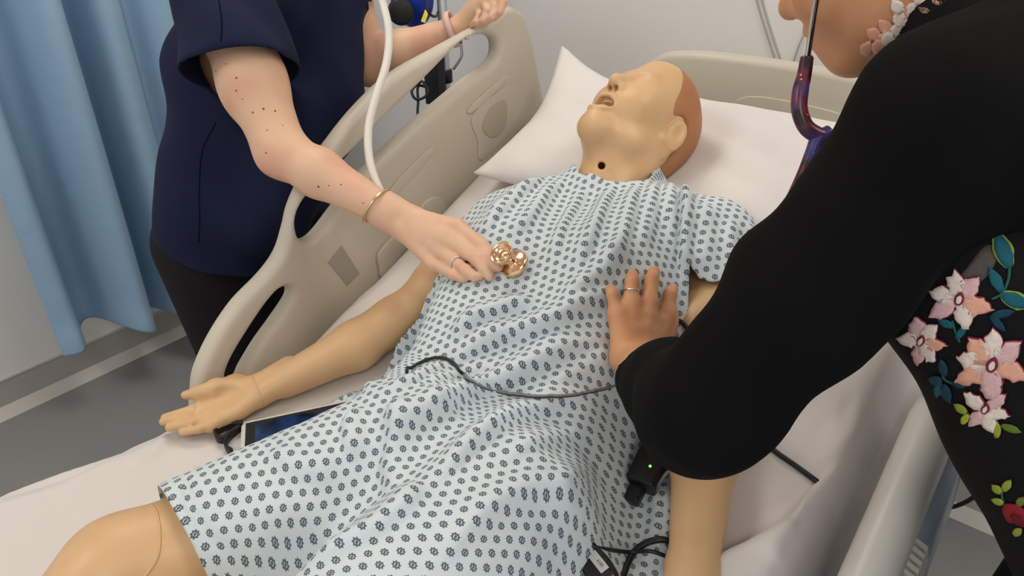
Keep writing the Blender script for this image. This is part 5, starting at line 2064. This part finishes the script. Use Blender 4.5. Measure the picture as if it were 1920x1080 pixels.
    patch(bag, [(1846, 462), (1872, 468), (1856, 512), (1822, 536), (1790, 532), (1815, 500)], (88, 82, 76), 0.0006)
    done('sheer_panel', bag)


embroider()

# ------------------------------------------------------------------ galaxy-print stethoscope of the person in black
ST2 = empty('stethoscope', tuple(dep(1530, 250, 0.80)), 'stethoscope with dark red galaxy print tubing and steel ear tube', 'stethoscope')
D7 = lambda u, v, d=0.735: dep(u, v, d)
tube('ear_tube', [D7(1552, -90, 0.64), D7(1541, -40, 0.66), D7(1531, 0, 0.68), D7(1522, 55, 0.71), D7(1513, 112)], 0.0031, M_SILV, ST2, 12)
lathe('ferrule', [(0.0045, 0), (0.0058, 0.002), (0.0058, 0.006), (0.0048, 0.008)], D7(1514, 104), D7(1513, 114) - D7(1514, 104), M_SILV, ST2, 16)
tube('tubing', [D7(1513, 108), D7(1508, 140), D7(1501, 170), D7(1499, 205), D7(1510, 236), D7(1530, 252), D7(1552, 258)], [0.0066, 0.0072, 0.0082, 0.0082, 0.0082, 0.0085, 0.0085], M_GALAXY, ST2, 14)
tube('tubing', [D7(1556, 250), D7(1535, 262), D7(1524, 285), D7(1508, 325), D7(1490, 365), D7(1478, 392), D7(1480, 430), D7(1500, 470, 0.82)], [0.009, 0.0085, 0.0075, 0.007, 0.007, 0.007, 0.007, 0.007], M_GALAXY, ST2, 14)
tube('ear_tube', [dep(1680, -80, 1.02), dep(1670, 60, 1.02), dep(1630, 210, 0.95), dep(1590, 250, 0.85), D7(1556, 254)], 0.0031, M_SILV, ST2, 12)

# ------------------------------------------------------------------ leads, cables and small devices on the bed
lead = empty('sensor_lead', tuple(gw(950, 745, 0.0)), 'thin black and grey lead running across the gown', 'cable')
lp = [(752, 715), (772, 698), (800, 681), (828, 676), (850, 684), (868, 706), (880, 717), (910, 732), (950, 743), (1000, 748), (1060, 748), (1105, 741), (1140, 733), (1175, 722)]
lpf = catmull(np.array(lp, float), 10)
lw = np.array([gw(u, v, 0.0066) for u, v in lpf])
for it in range(6):
    lw[1:-1, 2] = np.maximum(lw[1:-1, 2], (lw[:-2, 2] + lw[2:, 2]) / 2)
tube('black_wire', lw[6:], 0.0024, M_CABLE, lead, 8, 0)
tube('grey_wire', (lw + (CC - lw) * 0.0028 + np.array([0, 0, 0.0008]))[55:], 0.0016, M_GCABLE, lead, 8, 0)

dev = empty('power_adapter', tuple(batw(1225, 880, 0.0)), 'black power adapter with a green light lying beside the manikin hip', 'adapter')
Mb = np.array([bed(1, 0.75, 0) - bed(0, 0.75, 0), (bed(0, 0.77, 0) - bed(0, 0.75, 0)) / 0.02, (bed(0, 0.75, 0.02) - bed(0, 0.75, 0)) / 0.02]).T


def bed_box(name, c, size, ang, mat, parent, bevel=0.003, label=None):
    p = bed(*c)
    ca, sa = math.cos(ang), math.sin(ang)
    A = Mb @ np.array([[ca, -sa, 0], [sa, ca, 0], [0, 0, 1]])
    M = Matrix.Translation(Vector(p)) @ Matrix(A.tolist()).to_4x4()
    return box(name, -np.array(size) / 2, np.array(size) / 2, mat, parent, bevel, 2, M)


q = bat(1222, 862, 0.03)
bed_box('case', (q[0] + 0.003, q[1], 0.036), (0.042, 0.096, 0.036), 0.12, M_BPL, dev, 0.005)
bed_box('plug_block', (q[0] + 0.006, q[1] - 0.058, 0.032), (0.022, 0.03, 0.020), 0.12, M_BPL, dev, 0.004)
bed_box('strain_relief', (q[0] - 0.002, q[1] + 0.054, 0.046), (0.012, 0.02, 0.010), 0.12, M_BPL, dev, 0.003)
g = bat(1219, 874, 0.054)
lathe('indicator_light', [(0.0022, 0), (0.0018, 0.0012)], bed(g[0], g[1], 0.0537), Mb[:, 2], M_LED, dev, 10)
tube('grey_lead', [batw(1268, 872, 0.046), batw(1260, 878, 0.046), batw(1247, 891, 0.042), batw(1236, 906, 0.036), batw(1228, 920, 0.030)], 0.0028, M_GCABLE, dev, 8, 6)

cb = empty('looped_cable', tuple(batw(1200, 1040, 0.0)), 'thick black cable looped on the sheet under the manikin forearm', 'cable')
GW = lambda l, o=0.006: [gw(u, v, o + e) for u, v, e in l]
tube('cable_run', GW([(1164, 1120, 0), (1168, 1090, 0), (1176, 1066, 0.002), (1190, 1042, 0.004), (1212, 1026, 0.006), (1240, 1020, 0.008), (1262, 1023, 0.004), (1281, 1032, -0.001)]), 0.0046, M_CABLE, cb, 10, 6)
tube('cable_run', GW([(1108, 1030, 0.002), (1140, 1037, 0.002), (1180, 1042, 0.004), (1220, 1044, 0.01), (1250, 1050, 0.004), (1279, 1063, -0.001)]), 0.0028, M_CABLE, cb, 10, 6)
tube('cable_run', GW([(1110, 1031, 0.004), (1128, 1046, 0.002), (1142, 1062, 0.002), (1156, 1086, 0.002)]), 0.0036, M_CABLE, cb, 10, 6)
cn = empty('cable_connector', tuple(gw(1105, 1075, 0.0)), 'black cable connector with a white printed label beside the gown', 'connector')
qc = unbed(gw(1108, 1074, 0.016))
bed_box('housing', qc, (0.050, 0.030, 0.018), -0.35, M_BPL, cn, 0.004)
q2 = qc + np.array([0.008, 0.001, 0.0])
qz = qc[2] + 0.0098
bed_box('label', (q2[0], q2[1], qz), (0.028, 0.012, 0.0012), -0.35, M_LABEL, cn, 0.0)
for i in range(7):   # printed bars and two short text lines
    bed_box('print_mark', (q2[0] - 0.009 + i * 0.003 * (0.94), q2[1] - i * 0.003 * 0.34 + 0.0035, qz + 0.0008), (0.0016 if i % 2 else 0.0009, 0.004, 0.0004), -0.35, M_GCABLE, cn, 0.0)

c2 = tube('sheet_cable', [batw(1420, 812, 0.004), batw(1452, 845, 0.008), batw(1490, 872, 0.009), batw(1532, 903, 0.010), batw(1542, 912, -0.01), batw(1552, 920, -0.03)], 0.0040, M_CABLE, None, 10, 6)
tag(c2, 'short dark cable disappearing under the folded sheet edge', 'cable')
c3 = tube('clipped_cable', [gw(1268, 606, 0.006), gw(1274, 608, 0.008), gw(1281, 614, 0.010), gw(1290, 626, 0.010), gw(1296, 645, 0.006)], 0.0036, M_CABLE, None, 10, 6)
tag(c3, 'black cable curving out from behind the resting hand', 'cable')
tube('second_strand', [gw(1238, 648, 0.006), gw(1252, 652, 0.01), gw(1268, 660, 0.01)], 0.003, M_CABLE, c3, 10, 6)
c4 = tube('clear_tube', [batw(807, 612, 0.004), batw(800, 632, 0.004), batw(792, 660, 0.004), batw(789, 685, 0.004), batw(792, 705, 0.004)], 0.0034, M_CLEAR, None, 10, 6)
tag(c4, 'thin clear tube lying on the sheet under the manikin elbow', 'tube')
c5 = tube('floor_cable', [aty(u, v, 1.86) for u, v in [(1660, 930), (1730, 952), (1768, 953), (1795, 948), (1820, 936), (1845, 916), (1880, 880), (1925, 838)]], 0.006, M_CABLE, None, 10, 6)
tag(c5, 'black cable hanging in a bow in front of the skirting board', 'cable')

# ------------------------------------------------------------------ tablet with strap tucked under the gown
tb = empty('tablet', tuple(batw(480, 800, 0.0)), 'white framed tablet with a dark screen half under the gown', 'tablet')
A0 = np.array(bat(452, 791, 0.015))
A1 = np.array(bat(622, 755, 0.020))
A2 = np.array(bat(470, 845, 0.0145))
w0, w1, w2 = bed(*A0), bed(*A1), bed(*A2)
e1 = (w1 - w0) / np.linalg.norm(w1 - w0)
e2 = (w2 - w0) - e1 * ((w2 - w0) @ e1)
e2 /= np.linalg.norm(e2)
e3 = np.cross(e2, e1)
if e3[2] < 0:
    e3 = -e3
TM = Matrix(np.stack([e1, e2, e3], 1).tolist()).to_4x4()
TM = Matrix.Translation(Vector(w0)) @ TM
box('case', (0, 0, -0.010), (0.205, 0.090, 0.0), M_WPL, tb, 0.003, 2, TM)
box('bezel', (0.008, 0.007, -0.001), (0.197, 0.086, 0.0006), M_BPL, tb, 0.0, 2, TM)
box('screen', (0.024, 0.013, 0.0), (0.181, 0.084, 0.0012), M_SCREEN, tb, 0.0, 2, TM)


def strap(name, pts, w, th, mat, parent):
    P = catmull(pts, 6)
    T = np.gradient(P, axis=0)
    T /= np.linalg.norm(T, axis=1, keepdims=True)
    V, F = [], []
    for p, t in zip(P, T):
        n = np.array([0, 0, 1.0]) - t * t[2]
        n /= np.linalg.norm(n)
        b = np.cross(t, n)
        for a, c in ((-w, -th), (w, -th), (w, th), (-w, th)):
            V.append(p + n * a + b * c)
    for i in range(len(P) - 1):
        for j in range(4):
            F.append((i * 4 + j, i * 4 + (j + 1) % 4, i * 4 + 4 + (j + 1) % 4, i * 4 + 4 + j))
    k = (len(P) - 1) * 4
    F += [(0, 3, 2, 1), (k, k + 1, k + 2, k + 3)]
    return mesh_np(name, V, F, mat, parent)


strap('strap', [batw(456, 797, 0.013), batw(434, 797, 0.014), batw(414, 803, 0.014), batw(404, 812, 0.013), batw(408, 822, 0.012), batw(420, 823, 0.012), batw(436, 812, 0.012), batw(450, 802, 0.012)], 0.008, 0.0018, M_BPL, tb)
strap('strap', [batw(442, 808, 0.011), batw(428, 820, 0.011), batw(422, 832, 0.010), batw(426, 842, 0.010), batw(436, 848, 0.010)], 0.008, 0.0018, M_BPL, tb)

# ------------------------------------------------------------------ equipment stand in the corner behind the rail
px_, py_ = dep(833, 100, 2.2)[:2]
sd_ = empty('equipment_stand', (px_, py_, 0.0), 'aluminium equipment stand with coiled cables behind the bed rail', 'stand')
V, F = tube_geo([(px_, py_, 0.08), (px_, py_, 1.95)], 0.014, 16)
mesh_np('pole', V, F, M_POLE, sd_)
box('pole_channel', (px_ - 0.004, py_ - 0.017, 0.3), (px_ + 0.004, py_ - 0.012, 1.6), M_STEEL, sd_)
for k in range(5):
    a = k * 2 * math.pi / 5 + 0.3
    d = np.array([math.cos(a), math.sin(a), 0])
    b0 = np.array([px_, py_, 0.09])
    tube('leg', [b0, b0 + d * 0.12 + [0, 0, 0.0], b0 + d * 0.24 + [0, 0, -0.02]], 0.013, M_POLE, sd_, 10, 4)
    lathe('castor', [(0.012, -0.012), (0.026, -0.011), (0.028, 0), (0.026, 0.011), (0.012, 0.012)], b0 + d * 0.24 + [0, 0, -0.061], (-d[1], d[0], 0), M_BPL, sd_, 16)
pb = dep(826, 150, 2.18)
box('adapter_box', (pb[0] - 0.045, pb[1] - 0.025, pb[2] - 0.075), (pb[0] + 0.012, pb[1] + 0.01, pb[2] + 0.075), M_BPL, sd_, 0.003)
lathe('clamp', [(0.02, -0.02), (0.022, -0.018), (0.022, 0.018), (0.02, 0.02)], (px_, py_, dep(838, 148, 2.2)[2]), (0, 0, 1), M_BPL, sd_, 16)
q0 = dep(800, 168, 2.16)
tube('coiled_cable', [dep(806, 165, 2.16), dep(782, 160, 2.15), dep(772, 172, 2.14), dep(780, 186, 2.14), dep(796, 182, 2.14), dep(802, 168, 2.14), dep(790, 152, 2.14), dep(783, 166, 2.15), dep(784, 190, 2.15), dep(783, 215, 2.15), dep(786, 260, 2.15), dep(788, 330, 2.15)],
     0.0042, M_CABLE, sd_, 8, 6)
tube('coiled_cable', [dep(862, 70, 2.17), dep(866, 100, 2.16), dep(862, 112, 2.16), dep(850, 130, 2.17)], 0.0042, M_GCABLE, sd_, 8, 6)
tube('coiled_cable', [dep(806, -20, 2.04), dep(800, 8, 2.04), dep(806, 26, 2.05), dep(818, 30, 2.10), dep(826, 10, 2.175)], 0.0042, M_CABLE, sd_, 8, 6)
bg = empty('cuff_bag', tuple(dep(765, 20, 2.12)), 'blue equipment pouch with a black round gauge hanging on the stand', 'pouch')
v = Vol(dep(765, 5, 2.12) - 0.14, dep(765, 5, 2.12) + 0.14, 0.005)
v.ell(dep(772, -5, 2.12), (0.075, 0.05, 0.085), None, 0.01)
v.cone(dep(772, -5, 2.12), dep(800, -60, 2.16), 0.035, 0.02, 0.02)
v.obj('pouch', M_BLUEB, bg, 2)
lathe('gauge', [(0.036, 0), (0.038, 0.006), (0.036, 0.014), (0.03, 0.016)], dep(752, 22, 2.075), CC - dep(752, 22, 2.09), M_BPL, bg, 28)
V = [dep(u, v_, d) for d in (2.075, 2.085) for u, v_ in ((789, 40), (797, 18), (804, 22), (797, 43))]
mesh_np('yellow_tag', V, [(0, 1, 2, 3), (7, 6, 5, 4), (0, 4, 5, 1), (1, 5, 6, 2), (2, 6, 7, 3), (3, 7, 4, 0)], M_YEL, bg, False)
tube('hook', [dep(800, -60, 2.16), dep(815, -80, 2.18), (px_ - 0.006, py_ - 0.016, dep(826, -85, 2.2)[2])], 0.005, M_POLE, bg, 8, 4)
